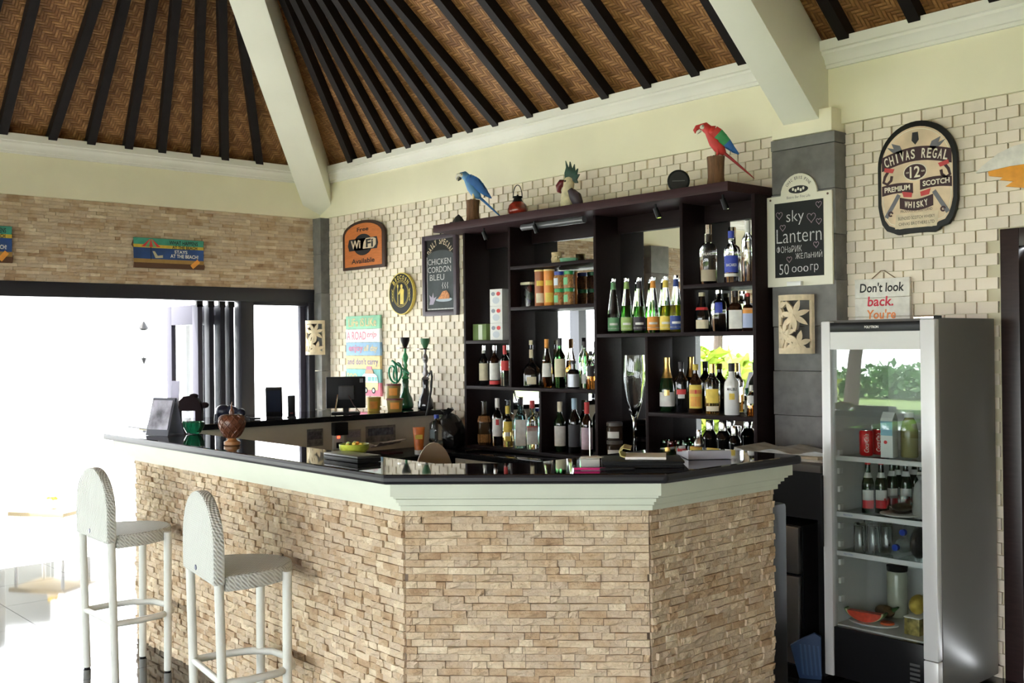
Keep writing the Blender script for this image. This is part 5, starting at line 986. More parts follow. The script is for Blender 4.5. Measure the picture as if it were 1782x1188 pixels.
p = FP(1562, 1060, -.26, .2622); o = thing('storage_jar', 'tall pale storage jar with dark lid in the fridge', 'jar', p, 0, GF); G().lathe([(.045, 0), (.048, .01), (.048, .20), (.042, .215)], 22).build('body', mat('pale_jar', (.36, .36, .28), .15), o); G().lathe([(.047, .215), (.049, .24), (.001, .242)], 22).build('lid', BLACKP, o)
p = FP(1598, 1095, -.47, .2622); o = thing('fruit_box', 'clear plastic box of mixed cut fruit in the fridge', 'box', p, .0, GF); G().b2((-.036, -.06, 0), (.036, .06, .075)).build('box', mat('fruit_mix', (.28, .22, .07), .3, var=.7, vscale=35), o, bevel=.006); G().b2((-.037, -.061, .0755), (.037, .061, .081)).build('lid', WHITEP, o, bevel=.002)
o = thing('papaya_half', 'yellow green papaya half on top of the fruit box', 'papaya', p + Vector((0, .0, .083)), 0, GF); G().ell((0, 0, .045), (.034, .055, .044)).build('flesh', mat('papaya', (.42, .30, .05), .5, var=.5, vscale=18), o); G().ell((0, .05, .075), (.004, .004, .01)).build('stem', MATS['melon_skin'], o)
# ================================================================ SIDE CABINET, STEEL FRIDGE, NEWSPAPERS
sc_ = thing('side_cabinet', 'black low cabinet between the bar shelf and the display fridge', 'cabinet', (4.83, -.60, 0))
G().b2((0, 0, .955), (.545, .475, .99)).build('worktop', mat('grey_worktop', (.10, .09, .085), .35), sc_, bevel=.003); G().b2((.0, .02, .73), (.545, .475, .955)).build('apron', BLACKP, sc_); G().b2((.515, .02, 0), (.545, .475, .73)).build('side_panel', BLACKP, sc_); G().b2((0, .45, 0), (.515, .475, .73)).build('back_panel', BLACKP, sc_)
sf = thing('bar_fridge', 'small brushed steel two door fridge under the side cabinet', 'fridge', (4.85, -.66, 0))
G().b2((0, .04, .03), (.44, .48, .70)).build('cabinet', BLACKP, sf); G().b2((0, 0, .475), (.44, .038, .70)).build('freezer_door', STEEL, sf, bevel=.012); G().b2((0, 0, .05), (.44, .038, .465)).build('door', STEEL, sf, bevel=.012); G().b2((.02, -.004, .43), (.28, .003, .46)).build('handle', BLACKP, sf, bevel=.002)
for x in (.04, .4): G().lathe([(.015, 0), (.012, .03)], 10, (x, .08, 0)).build('foot', BLACKP, sf)
np_ = [mat('newsprint_%d' % i, c, .8, var=.25, vscale=14) for i, c in enumerate(((.58, .54, .46), (.55, .45, .32), (.50, .52, .52)))]
for i, (dx, dy, a, lab) in enumerate(((0, 0, .05, 'folded newspaper at the bottom of the pile by the fridge'), (.01, .01, -.08, 'folded newspaper in the middle of the pile by the fridge'), (-.015, .0, .12, 'curled newspaper on top of the pile by the fridge'))):
    z = .991 + i*.014; o = thing('newspaper', lab, 'newspaper', (5.08 + dx, -.36 + dy, z), a, 'newspapers on the side cabinet')
    n = 12; up = [(-.24 + .48*q/n, .012 + .010*math.sin(q*1.1 + i) * (1 if i == 2 else .15)) for q in range(n + 1)]
    G().plate([(-.24, 0), (.24, 0)] + up[::-1], -.16, .16).build('folded_pages', np_[i], o); G().plate([(-.242, .002), (-.236, .002), (-.236, .010), (-.242, .010)], -.161, .161).build('fold_edge', PAPER, o)
o = thing('steel_box', 'grey steel appliance glimpsed on the floor behind the bar end', 'appliance', (5.40, -1.02, .0), .0); G().b2((-.09, -.08, .0), (.02, .08, .86)).build('housing', mat('dull_steel', (.10, .10, .11), .35, metal=.7), o, bevel=.02); G().b2((-.07, -.083, .5), (.0, -.0805, .8)).build('front_panel', BLACKP, o)
# blue broom
o = thing('dustpan', 'blue ribbed plastic dustpan standing beside the display fridge', 'dustpan', (5.345, -.655, 0.001), .5)
BLP = mat('blue_plastic', (.010, .035, .10), .6)
G().plate([(-.05, .0), (.05, .0), (.05, .20), (.02, .215), (-.03, .19), (-.09, .15)], -.012, .012).build('pan', BLP, o, bevel=.004)
for i in range(5): G().plate([(-.036 + i*.02, .02), (-.028 + i*.02, .02), (-.040 + i*.02, .16), (-.048 + i*.02, .16)], -.016, -.0125).build('rib', mat('blue_plastic_light', (.018, .06, .15), .5), o)
# ================================================================ BAR STOOLS
def stool(label, loc_, rz):
    o = thing('bar_stool', label, 'bar stool', loc_, rz, 'white bar stools')
    W2, D0, ZS = .205, .0, .700        # local y from 0 (back) to .40 (front)
    legs = [(-.205, .0, -.170, .005), (.205, .0, .180, .022), (-.165, .285, -.165, .28), (.165, .285, .150, .285)]
    for (xt, yt, xb, yb) in legs:
        lg_ = G().loft([(xt, yt, ZS - .02), (xb + (xt - xb)*.3, yb + (yt - yb)*.3, .2), (xb, yb, .006)], [.019, .0185, .018], 12).build('leg', CANE, o, angle=60); G().loft([(xb, yb, .0), (xb, yb, .008)], .015, 10).build('foot_cap', BLACKP, lg_)
    n = 30; pts = [(-W2 - .012, .02)] + [(-(W2 + .012)*math.cos(PI*i/n), .085 + .27*math.sin(PI*i/n)) for i in range(n + 1)] + [(W2 + .012, .02)]
    G().slab(pts, ZS - .062, ZS).build('seat', WICKER, o, bevel=.012, smooth=False)
    nb = 30; bp = [(-.225, .668)] + [(-.225*math.cos(PI*i/nb), .80 + .205*math.sin(PI*i/nb)) for i in range(nb + 1)] + [(.225, .668)]
    b_ = G().plate(bp, -.026, .020).build('backrest', WICKER, o, bevel=.010, smooth=False); G().loft([(-.02, -.029, .70), (-.02, -.0255, .70)], .011, 14).build('maker_badge', mat('badge_navy', (.03, .04, .12), .3), b_)
    G().loft([(-.19, .005, .285), (.192, .015, .285)], .014, 10).build('stretcher', CANE, o, angle=60)
    ring = [(-.187, .01, .285), (-.20, .12, .285), (-.185, .24, .285), (-.12, .32, .285), (0, .35, .285), (.12, .32, .285), (.178, .24, .285), (.198, .12, .285), (.189, .02, .285)]
    G().loft(ring, .015, 10).build('foot_ring', CANE, o, angle=60)
    return o
stool('white wicker bar stool beside the far end of the counter, next to the doorway', (2.985, -3.085, 0), -.03)
stool('white wicker bar stool beside the counter front, away from the doorway', (4.15, -3.085, 0), -.17)
# ================================================================ ON THE BAR TOP
ZK = 1.1172
# tent calendar with a card
o = thing('tent_calendar', 'grey tent calendar with photo standing on the bar top', 'calendar', (2.745, -2.635, ZK), .35)
CG = mat('calendar_grey', (.10, .10, .13), .4); w2, d2, H = .080, .055, .195
for s in (-1, 1):
    R_ = Matrix.Rotation(s*math.atan2(d2 - .008, H), 3, 'X'); G().box((0, s*(d2/2 + .002), H/2), (2*w2, .005, H*1.03), 0, Matrix.Rotation(s*.27, 3, 'X')).build('panel', CG, o)
G().box((0, -(d2/2 + .0062), H/2 + .01), (2*w2*.9, .0015, H*.8), 0, Matrix.Rotation(-.27, 3, 'X')).build('photo_page', mat('calendar_photo', (.34, .33, .40), .3, var=.7, vscale=12), o); G().b2((-w2, -d2 - .004, 0), (w2, d2 + .004, .004)).build('base_strip', CG, o)
o = thing('card', 'small pale card propped above the tent calendar', 'card', (2.66, -2.545, ZK), .5); G().box((0, .0, .14), (.05, .003, .28), 0, Matrix.Rotation(-.10, 3, 'X')).build('card_sheet', mat('lilac_card', (.45, .43, .58), .5), o); G().b2((-.02, -.015, 0), (.02, .015, .008)).build('card_foot', CG, o)
# green glass ashtray
o = thing('green_ashtray', 'green glass shell shaped ashtray behind the tent calendar', 'ashtray', (2.795, -2.50, ZK), .4); o.scale = (.68, .68, .75); n = 24
G().lathe([(.03, 0), (.05, .006), (.074, .05), (.078, .082), (.070, .086), (.060, .05), (.03, .014), (.001, .012)], 18, sq=.25).build('bowl', mat('emerald_glass', (.02, .28, .13), .05, trans=.5), o)
for i in range(7): a = -PI/2 + (i - 3)*.45; G().loft([(.045*math.cos(a), .045*math.sin(a), .012), (.078*math.cos(a), .078*math.sin(a), .06), (.082*math.cos(a), .082*math.sin(a), .09)], [.006, .009, .004], 8).build('shell_rib', MATS['emerald_glass'], o)
# carved wooden pineapple
pp = U(404, 774, 2, ZK); o = thing('wooden_pineapple', 'carved brown wooden pineapple ornament on a turned foot', 'ornament', (pp.x, pp.y, ZK), 0); k = kpx(pp)
PW_ = mat('carved_brown_wood', (.11, .036, .018), .35, var=.3, vscale=20); PT = mat('turned_light_wood', (.34, .15, .055), .35, var=.2, vscale=20)
G().lathe([(r*k, z*k) for r, z in ((13, 0), (14, 1.2), (14, 6), (9, 8), (7, 10.5), (8, 12), (10, 12.5))], 26).build('foot', PT, o)
prf = [(8, 12.5), (14, 17), (19, 25), (22, 35), (22.5, 42), (20.5, 48.5), (15, 53), (8, 53.5), (4, 51.5), (1, 51)]
G().lathe([(r*k, z*k) for r, z in prf], 26).build('fruit', PW_, o, angle=80)
def pr_(z):
    for (r0, z0), (r1, z1) in zip(prf, prf[1:]):
        if z0 <= z <= z1: return r0 + (r1 - r0)*(z - z0)/(z1 - z0)
    return 6
for s in (-1, 1):
    for i in range(11):
        path = []
        for q in range(13): z = 13.5 + 38*q/12; a = 2*PI*i/11 + s*q*.13; path.append((pr_(z)*k*math.cos(a), pr_(z)*k*math.sin(a), z*k))
        G().loft(path, 1.5*k, 6).build('carved_ridge', PW_, o)
G().loft([(0, 0, 52*k), (0, 0, 57*k), (.002, 0, 61*k), (.0, 0, 64*k), (-.004, 0, 69*k), (.004, 0, 75*k)], [4*k, 4.5*k, 3.6*k, 1.6*k, 1.2*k, .5*k], 10).build('stem', PW_, o)
# candy bowl, black tray
o = thing('black_box', 'flat black box on the bar top near the candy bowl', 'box', (4.52, -2.625, ZK), .0); G().b2((-.125, -.055, 0), (.125, .055, .016)).build('lower_tray', BLACKP, o, bevel=.002); G().b2((-.125, -.055, .0165), (.125, .055, .026)).build('lid', mat('black_satin', (.02, .02, .023), .3), o, bevel=.003)
o = thing('painted_bowl', 'small yellow green painted bowl of sweets behind the black box', 'bowl', (4.36, -2.51, ZK), 0); o.scale = (.85, .85, .85)
G().lathe([(.035, 0), (.05, .004), (.072, .03), (.075, .055), (.071, .055), (.066, .03), (.04, .010), (.001, .008)], 26).build('bowl', mat('lime_paint', (.38, .42, .05), .35, var=.6, vscale=18), o)
for i in range(9): a = i*2.4; G().ell((.04*math.cos(a)*(.4 + .6*(i % 3)/2), .04*math.sin(a)*(.4 + .6*(i % 3)/2), .052 + .006*(i % 2)), (.013, .010, .009)).build('sweet', (lo, llg, ly)[i % 3], o)
# receipt spike
pp = U(1027, 811, 2, ZK); o = thing('receipt_spike', 'metal receipt spike on a white block base', 'receipt spike', (pp.x, pp.y, ZK), .8); G().b2((-.035, -.03, 0), (.035, .03, .03)).build('block', mat('spike_white', (.45, .45, .42), .5), o, bevel=.003); G().loft([(0, 0, .03), (0, 0, .165), (0, 0, .17)], [.0022, .0022, .0004], 8).build('spike', CHROME, o)
for i in range(3): G().box((.004*i, .0, .032 + i*.0015), (.07, .055, .0008), 0, Matrix.Rotation(.2*i, 3, 'Z')).build('receipt', (PAPER, lc, PAPER)[i], o)
def pen(label, px, py, a, m, ln=.14):
    p = U(px, py, 2, ZK); o = thing('pen', label, 'pen', (p.x, p.y, ZK), a); G().loft([(-ln/2, 0, .005), (ln*.3, 0, .005)], .0048, 10).build('barrel', m, o); G().loft([(ln*.3, 0, .005), (ln*.45, 0, .005), (ln/2, 0, .005)], [.0048, .003, .0006], 10).build('tip', INK, o)
pen('pink highlighter pen beside the receipt spike', 1033, 818, .75, mat('pink_plastic', (.65, .03, .20), .3)); pen('black ballpoint pen beside the pink pen', 1075, 818, .95, INK, .13)
# bill folder, pad, calculator
pp = U(1112, 812, 2, ZK); o = thing('bill_folder', 'black leather bill folder lying on the bar top', 'folder', (5.47, -1.96, ZK), .78); LEA = mat('black_leather', (.008, .008, .009), .5, spec=.15, bump=.3, bscale=80)
G().b2((-.15, -.105, 0), (.15, .105, .008)).build('cover', LEA, o, bevel=.002); G().b2((-.145, -.10, .0085), (.145, .10, .016)).build('inside_pages', BLACKP, o); G().b2((-.15, -.105, .0165), (.15, .105, .024)).build('cover', LEA, o, bevel=.002)
o = thing('note_pad', 'white note pad with curled yellow cover on the bill folder', 'note pad', (5.45, -1.935, ZK + .0252), .70); G().b2((-.06, -.09, 0), (.09, .07, .009)).build('pages', PAPER, o, bevel=.001)
G().loft([(-.06 + .0, .05, .010), (-.075, .05, .022), (-.062, .05, .036), (-.035, .05, .030)], .0001, 4).v and G().prism([(-.060, .009), (-.075, .014), (-.080, .028), (-.066, .040), (-.040, .034), (-.039, .036), (-.068, .043), (-.084, .029), (-.079, .011), (-.062, .006)], lambda q: (q[0], -.088, q[1]), lambda q: (q[0], .068, q[1])).build('curled_cover', mat('yellow_cover', (.48, .42, .16), .6), o)
o = thing('calculator', 'grey desk calculator propped on the bar top', 'calculator', (5.46, -1.58, ZK), .9); CLG = mat('calc_grey', (.36, .36, .42), .4)
G().prism([(-.11, 0), (.11, 0), (.11, .010), (-.11, .034)], lambda q: (q[1] and -.085 or -.085, q[0], q[1]), lambda q: (.085, q[0], q[1])).build('case', CLG, o, bevel=.003)
sl = math.atan2(-.024, .22)
G().box((0, -.072, .0312), (.12, .04, .004), 0, Matrix.Rotation(sl, 3, 'X')).build('display', mat('lcd_grey', (.14, .17, .15), .15), o)
for i in range(5):
    for j in range(5): y_ = -.035 + j*.028; G().box((-.055 + i*.0275, y_, .034 - (y_ + .11)*.109 + .001), (.02, .018, .005), 0, Matrix.Rotation(sl, 3, 'X')).build('key', WHITEP if i < 4 else BLACKP, o)
# ================================================================ ON THE RETURN COUNTER
ZR_ = 1.0912
def tin(label, x, y, z, R, H, m, lid):
    o = thing('food_tin', label, 'tin', (x, y, z), face((x, y, z)), 'yellow tubs on the return counter'); G().lathe([(R*.86, 0), (R*.88, .003), (R, H*.88)], 22).build('tub', m, o); G().lathe([(R*1.05, H*.88), (R*1.05, H), (.001, H)], 22).build('lid', lid, o); G().lathe([(R*.93, H*.2), (R*.995, H*.72)], 12, a0=-PI/2 - .6, a1=-PI/2 + .6).build('label_band', lo, o)
TY = mat('tub_yellow', (.55, .36, .05), .4); TO = mat('tub_olive', (.30, .22, .06), .4); RL = mat('tub_red_lid', (.16, .03, .03), .4)
tin('yellow tub standing beside the monitor', 1.62, -.56, ZR_, .052, .105, TY, TY); tin('yellow tub with red lid beneath another tub', 1.745, -.46, ZR_, .060, .095, TO, RL); tin('yellow tub with red lid on top of another tub', 1.735, -.465, ZR_ + .097, .056, .105, TO, RL)
def hookah(label, x, y, vase, stem, bowlm, H, hose):
    o = thing('hookah', label, 'hookah', (x, y, ZR_), 0, 'hookahs on the return counter'); s = H/.52
    G().lathe([(r*s, z*s) for r, z in ((.045, 0), (.055, .004), (.060, .03), (.050, .075), (.028, .12), (.022, .17), (.026, .205), (.020, .215))], 22).build('vase', vase, o, angle=60)
    G().lathe([(r*s, z*s) for r, z in ((.024, .215), (.030, .225), (.014, .245), (.024, .27), (.012, .295), (.018, .315), (.010, .335), (.020, .36), (.022, .38), (.008, .41), (.010, .435))], 18).build('stem', stem, o, angle=60)
    G().lathe([(r*s, z*s) for r, z in ((.010, .435), (.062, .440), (.064, .446), (.012, .446))], 24).build('ash_tray', CHROME, o)
    G().lathe([(r*s, z*s) for r, z in ((.012, .446), (.020, .465), (.032, .495), (.034, .52), (.026, .52), (.001, .500))], 18).build('clay_bowl', bowlm, o)
    G().loft([(.02*s, 0, .235*s), (.06*s, -.01, .26*s)], .008, 8).build('hose_port', CHROME, o)
    G().loft(hose, .008, 8).build('hose', vase if False else hose_m, o, angle=80)
    return o
hose_m = mat('green_hose', (.01, .22, .10), .35)
import itertools
coil = []
for i in range(46): a = i*.36; coil.append((.05*math.sin(a) - .05 + .0, -.06 - .03*math.cos(a*.5), .30 + .07*math.cos(a) - i*.0012))
hookah('green glass hookah with coiled green hose beside the tiled wall', 1.55, -.22, mat('deep_green_glass', (.008, .09, .04), .06, spec=.7), mat('green_stem', (.04, .28, .10), .2), BLACKP, .545, [(.06, -.01, .27)] + coil[:44])
hose_m = mat('black_hose', (.015, .015, .017), .5)
hookah('smoky black hookah with silver stem and green bowl', 1.765, -.19, mat('smoky_glass', (.02, .022, .028), .06, spec=.7), mat('pewter_stem', (.18, .17, .18), .25, metal=.6), mat('green_clay', (.03, .12, .05), .5), .535, [(.06, -.01, .27), (.11, -.03, .29), (.16, -.06, .25), (.185, -.09, .15), (.19, -.12, .03), (.19, -.14, -.03)])
# monitor seen from behind
o = thing('monitor', 'black computer monitor seen from behind on the return counter', 'monitor', (1.62, -.80, ZR_), .95); G().b2((-.14, -.02, .035), (.14, .05, .262)).build('housing', BLACKP, o, bevel=.006); G().b2((-.05, -.05, .10), (.06, -.0205, .20)).build('back_box', mat('monitor_grey', (.03, .03, .032), .5), o, bevel=.004); G().b2((-.10, -.09, 0), (.10, .07, .008)).build('stand', BLACKP, o, bevel=.003); G().b2((-.02, -.018, .008), (.02, .02, .06)).build('neck', BLACKP, o); G().loft([(-.075, -.06, .012), (-.055, -.03, .135)], .007, 8).build('prop_arm', CHROME, o)
G().b2((.10, -.0212, .22), (.125, -.0204, .25)).build('sticker', mat('dull_sticker', (.12, .12, .12), .5), o)
G().loft([(.02, -.055, .13), (.06, -.09, .06), (.10, -.16, .02)], .003, 6).build('cable', mat('brown_cable', (.07, .03, .03), .5), o)
# tablet stand + router
o = thing('payment_terminal', 'tilted dark payment terminal near the glazed panel', 'terminal', (1.66, -1.40, ZR_), 1.0); G().box((0, 0, .105), (.11, .045, .21), 0, Matrix.Rotation(.22, 3, 'X')).build('body', BLACKP, o, bevel=.006); G().b2((-.05, -.04, 0), (.05, .05, .01)).build('base', BLACKP, o); G().box((0, -.027, .115), (.09, .003, .15), 0, Matrix.Rotation(.22, 3, 'X')).build('screen', mat('dark_screen', (.02, .025, .04), .1), o)
o = thing('card_reader', 'small black card reader beside the payment terminal', 'card reader', (1.72, -1.30, ZR_), 1.0); G().box((0, 0, .075), (.05, .03, .15), 0, Matrix.Rotation(.12, 3, 'X')).build('body', BLACKP, o, bevel=.004); G().box((0, -.0165, .03), (.02, .002, .006)).build('led_bar', mat('dim_red', (.25, .03, .02), .4), o); G().b2((-.03, -.02, 0), (.03, .025, .006)).build('base', BLACKP, o)
o = thing('toy_turtle', 'dark glossy turtle shaped ornament on the return counter', 'ornament', (1.735, -1.76, ZR_), .6); DB = mat('dark_blue_glaze', (.012, .014, .03), .35, spec=.3)
G().ell((-.05, 0, .065), (.055, .045, .045)).build('shell', DB, o); G().ell((.075, 0, .055), (.032, .030, .030)).build('head', DB, o); G().loft([(-.01, 0, .08), (.03, 0, .07), (.06, 0, .055)], [.03, .026, .022], 10).build('neck', DB, o)
for x, y in ((-.08, .03), (-.08, -.03), (.05, .03), (.05, -.03)): G().loft([(x, y, .05), (x, y, .0)], [.016, .020], 10).build('leg', DB, o)
o = thing('small_clip', 'small dark clip lying near the turtle ornament', 'clip', (1.73, -1.58, ZR_), .9); G().b2((-.035, -.012, 0), (.035, .012, .014)).build('jaw', BLACKP, o, bevel=.003); G().loft([(-.03, 0, .012), (-.06, 0, .02)], .003, 6).build('lever', BLACKP, o)
o = thing('wooden_figure', 'dark arched wooden figure standing on the return counter', 'figurine', (1.60, -1.98, ZR_), .85); DWD = mat('ebony', (.016, .010, .012), .8, spec=.08)
G().plate([(-.085, .085), (-.085, .0), (-.055, .0), (-.055, .075), (.045, .075), (.045, .0), (.085, .0), (.085, .10), (.075, .13), (.045, .165), (.02, .172), (-.03, .168), (-.06, .14)], -.03, .03).build('body', DWD, o, bevel=.004); G().ell((.03, 0, .17), (.03, .025, .016)).build('head', DWD, o); G().ell((.10, 0, .11), (.028, .02, .02)).build('arm', DWD, o)
# things fixed to the cream front of the return counter
XF = 1.8035
def front(name, label, px0, py0, px1, py1, cat): a, b = U(px0, py0, 0, XF), U(px1, py1, 0, XF); return thing(name, label, cat, (XF, (a.y + b.y)/2, (a.z + b.z)/2), PI/2), abs(b.y - a.y)/2, abs(a.z - b.z)/2
o, w2, h2 = front('power_socket', 'white power socket with black plug and red light on the cream panel', 572, 733, 604, 795, 'socket'); G().b2((-.045, -.008, -.07), (.045, 0, .03)).build('plate', WHITEP, o, bevel=.002); G().b2((-.055, -.05, .03), (.055, 0, .12)).build('adapter', BLACKP, o, bevel=.006); G().b2((-.010, -.012, .008), (.010, -.0085, .024)).build('switch_light', mat('red_led', (1, .08, .03), .4, emit=2.5), o); G().loft([(0, -.02, -.04), (.005, -.03, -.10), (.01, -.03, -.2)], .006, 8).build('cable', BLACKP, o); G().b2((-.02, -.03, -.06), (.02, -.0085, -.02)).build('plug', BLACKP, o, bevel=.003)
def notice(label, px0, py0, px1, py1, m, m2): 
    o, w2, h2 = front('notice', label, px0, py0, px1, py1, 'notice'); G().b2((-w2, -.0025, -h2), (w2, 0, h2)).build('sheet', m, o); G().b2((-w2*.85, -.0034, -h2*.2), (w2*.85, -.0026, h2*.7)).build('printed_block', m2, o)
notice('grey printed notice beside the power socket', 534, 747, 562, 775, mat('notice_grey', (.16, .15, .14), .7, var=.4, vscale=30), mat('notice_dark', (.08, .075, .08), .7, var=.5, vscale=60)); notice('pale price list on the cream panel', 601, 748, 628, 768, mat('notice_pale', (.34, .30, .27), .7), mat('notice_lilac', (.28, .25, .27), .7, var=.3, vscale=80)); notice('landscape photo poster on the cream panel', 636, 742, 688, 766, mat('notice_photo', (.20, .17, .15), .6, var=.5, vscale=20), mat('notice_photo_dark', (.10, .10, .12), .6, var=.7, vscale=40))
# low table behind with papers, tube, bottle, bag
lt = thing('low_table', 'black low cabinet inside the bar holding papers and bag', 'table', (1.86, -1.15, 0)); G().b2((0, 0, .80), (.52, 1.10, .83)).build('top', BLACKP, lt, bevel=.002); G().b2((.02, .02, 0), (.50, 1.08, .80)).build('body', mat('black_cabinet', (.008, .008, .008), .5), lt); G().b2((.5005, .06, .1), (.506, .52, .74)).build('door', BLACKP, lt); G().b2((.5005, .56, .1), (.506, 1.04, .74)).build('door', BLACKP, lt)
ZL = .8312
for i, (x, y, a, tl, lab, m) in enumerate(((2.04, -1.0, .3, .25, 'crumpled white paper sheet lying inside the bar', mat('dim_paper', (.42, .36, .33), .8, var=.2, vscale=14)), (2.10, -.765, -.15, .40, 'printed newspaper sheet propped beside the sun cream tube', mat('dim_newsprint', (.45, .42, .40), .8, var=.35, vscale=40)))):
    o = thing('paper_sheet', lab, 'paper', (x, y, ZL), a); n = 8
    top = [(-.10 + .20*q/n, .012 + tl*(.13 + .26*q/n - .13 + .13)*.5 + .008*math.sin(q*1.3)) for q in range(n + 1)]
    G().prism(top + [(px_, pz - .003) for px_, pz in top[::-1]], lambda q: (q[0], -.09, q[1]), lambda q: (q[0], .09, q[1] + .015)).build('sheet', m, o); G().b2((-.05, -.04, 0), (.08, .07, .012)).build('lower_sheet', mat('maroon_card', (.07, .02, .025), .6), o)
o = thing('sun_cream_tube', 'orange sun cream tube standing on its cap inside the bar', 'tube', (2.31, -.66, ZL), face((2.31, -.66, 1))); OT = mat('tube_orange', (.62, .16, .03), .35, var=.15, vscale=20)
G().lathe([(.030, 0), (.031, .03), (.001, .03)], 20).build('cap', WHITEP, o); G().loft([(0, 0, .031), (0, 0, .09), (0, 0, .17), (0, 0, .185)], [(.030, .030), (.034, .026), (.040, .006), (.041, .003)], 18, flat=(0, 1, 0)).build('tube_body', OT, o, angle=60); G().box((0, -.024, .12), (.05, .003, .03), 0, Matrix.Rotation(.18, 3, 'X')).build('label_band', ly, o)
o = thing('water_bottle', 'large clear water bottle with dark cap before the black bag', 'bottle', (2.30, -.50, ZL), 0); G().lathe([(.038, 0), (.044, .006), (.044, .08), (.040, .09), (.044, .10), (.044, .17), (.03, .21), (.016, .235), (.016, .245)], 20).build('body', glass('water_bottle_plastic', (.80, .86, .88)), o, angle=60); G().lathe([(.018, .236), (.018, .262), (.001, .262)], 14).build('cap', BLID, o); G().lathe([(.0446, .10), (.0447, .16)], 12, a0=-PI/2 - 1, a1=-PI/2 + .6).build('label_band', mat('bottle_label', (.2, .28, .30), .5), o)
o = thing('rubbish_bag', 'full black rubbish bag standing against the shelf side', 'bag', (2.10, -.25, ZL), 0); rr = random.Random(9); BG = mat('bin_bag', (.010, .010, .011), .28, bump=1.0, bscale=16); g = G(); rows = [(.10, 0), (.15, .02), (.17, .06), (.165, .11), (.16, .155), (.135, .195), (.10, .22), (.05, .235), (.02, .24)]
g.lathe(rows, 20, yscale=.62); g.v = [(x*(1 + rr.uniform(-.14, .12)), y*(1 + rr.uniform(-.14, .1)), z + (rr.uniform(-.018, .018) if z > .01 else 0)) for x, y, z in g.v]; g.build('bag', BG, o)
g = G(); g.lathe([(.02, .225), (.03, .25), (.06, .275), (.035, .265), (.001, .25)], 9, yscale=.7); g.v = [(x, y, z + rr.uniform(-.02, .02)) for x, y, z in g.v]; g.build('gathered_top', BG, o)
# office chair back behind the bar
o = thing('bar_chair', 'beige chair with rounded back standing inside the bar', 'chair', (3.02, -1.08, 0), .95); CHC = mat('beige_plastic', (.42, .34, .25), .5)
G().slab([(-.19, -.20), (.19, -.20), (.20, .16), (.14, .2), (-.14, .2), (-.20, .16)], .44, .475).build('seat', CHC, o, bevel=.012)
for x in (-.16, .16):
    for y in (-.17, .16): G().loft([(x, y, .44), (x*1.12, y*1.12, 0)], [.017, .014], 10).build('leg', CHROME, o)
nb = 14; G().plate([(-.10, .62), (.10, .62)] + [(.115*math.cos(PI*i/nb), .78 + .225*math.sin(PI*i/nb)) for i in range(nb + 1)], -.215, -.185).build('backrest', CHC, o, bevel=.012)
for x in (-.07, .07): G().loft([(x, -.19, .46), (x, -.20, .66)], .012, 8).build('back_post', CHROME, o)
# ================================================================ OUTDOORS
WHT = mat('white_wall', (.82, .82, .82), .7)
pv = thing('garden_pavilion', 'white garden building with tiled eaves beyond the terrace', 'building', (-11.0, -3, -.14)); G().b2((-3, -9, 0), (0, 9, 2.55)).build('wall', WHT, pv); G().prism([(.9, 2.40), (-1.5, 3.7), (-3.9, 2.40)], lambda q: (q[0], -9.6, q[1]), lambda q: (q[0], 9.6, q[1])).build('roof', mat('pale_roof', (.75, .74, .72), .7), pv, smooth=False)
for i in range(64): G().loft([(.93, -9.4 + i*.295, 2.405), (.80, -9.4 + i*.295, 2.475)], .055, 8).build('eave_tile', mat('eave_tile', (.30, .28, .30), .7), pv)
c = U(250, 575, 0, -2.0); o = thing('hanging_lantern', 'small dark hanging lantern over the terrace', 'lantern', (-2.0, c.y, 1.42)); G().lathe([(.004, 0), (.03, .06), (.001, .065)], 8).build('finial', BLACKP, o); G().lathe([(.03, .065), (.075, .12), (.085, .22), (.06, .31), (.02, .33)], 10).build('shade', glass('lantern_glass', (.9, .92, .95)), o); G().lathe([(.02, .33), (.05, .35), (.02, .40), (.006, .42)], 10).build('cap', BLACKP, o); G().loft([(0, 0, .42), (0, 0, .95)], .003, 6).build('chain', WHT, o); G().loft([(0, 0, .95), (0, .35, .97)], .012, 8).build('bracket_arm', WHT, o); G().loft([(0, .35, 1.0), (0, .35, -1.44)], .02, 10).build('post', WHT, o)
def lounge(label, loc_, rz):
    o = thing('lounge_chair', label, 'armchair', loc_, rz, 'white terrace armchairs'); g = G()
    G().b2((-.34, -.32, .17), (.34, .34, .33)).build('seat_base', WICKER, o, bevel=.03); G().b2((-.28, -.26, .335), (.28, .30, .44)).build('cushion', WHT, o, bevel=.04); G().slab([(-.38, -.40), (.38, -.40), (.36, -.30), (-.36, -.30)], .17, .80).build('backrest', WICKER, o, bevel=.03)
    for s in (-1, 1): G().b2((s*.36 - .04, -.30, .17), (s*.36 + .04, .34, .60)).build('armrest', WICKER, o, bevel=.03)
    for x in (-.33, .33):
        for y in (-.33, .30): G().loft([(x, y, .17), (x, y, .0)], .02, 8).build('leg', WHT, o)
lounge('white wicker armchair on the terrace, closer to the open doorway', (-.85, -2.98, -.019), 2.2); lounge('white wicker armchair on the terrace, beyond the first one', (-1.75, -2.15, -.019), 1.2)
o = thing('side_table', 'low side table with wooden top between the armchairs and stool', 'table', (-.55, -2.15, -.0188), .6); G().b2((-.25, -.2, .30), (.25, .2, .33)).build('top', mat('pale_wood', (.50, .40, .25), .5), o, bevel=.003)
for x in (-.21, .21):
    for y in (-.16, .16): G().loft([(x, y, .30), (x, y, 0)], .014, 8).build('leg', WHT, o)
o = thing('yellow_flower_pot', 'small pot of yellow flowers on the low side table', 'flower pot', (-.55, -2.15, .3125), 0); G().lathe([(.03, 0), (.045, .06), (.04, .06), (.001, .05)], 14).build('pot', WHT, o)
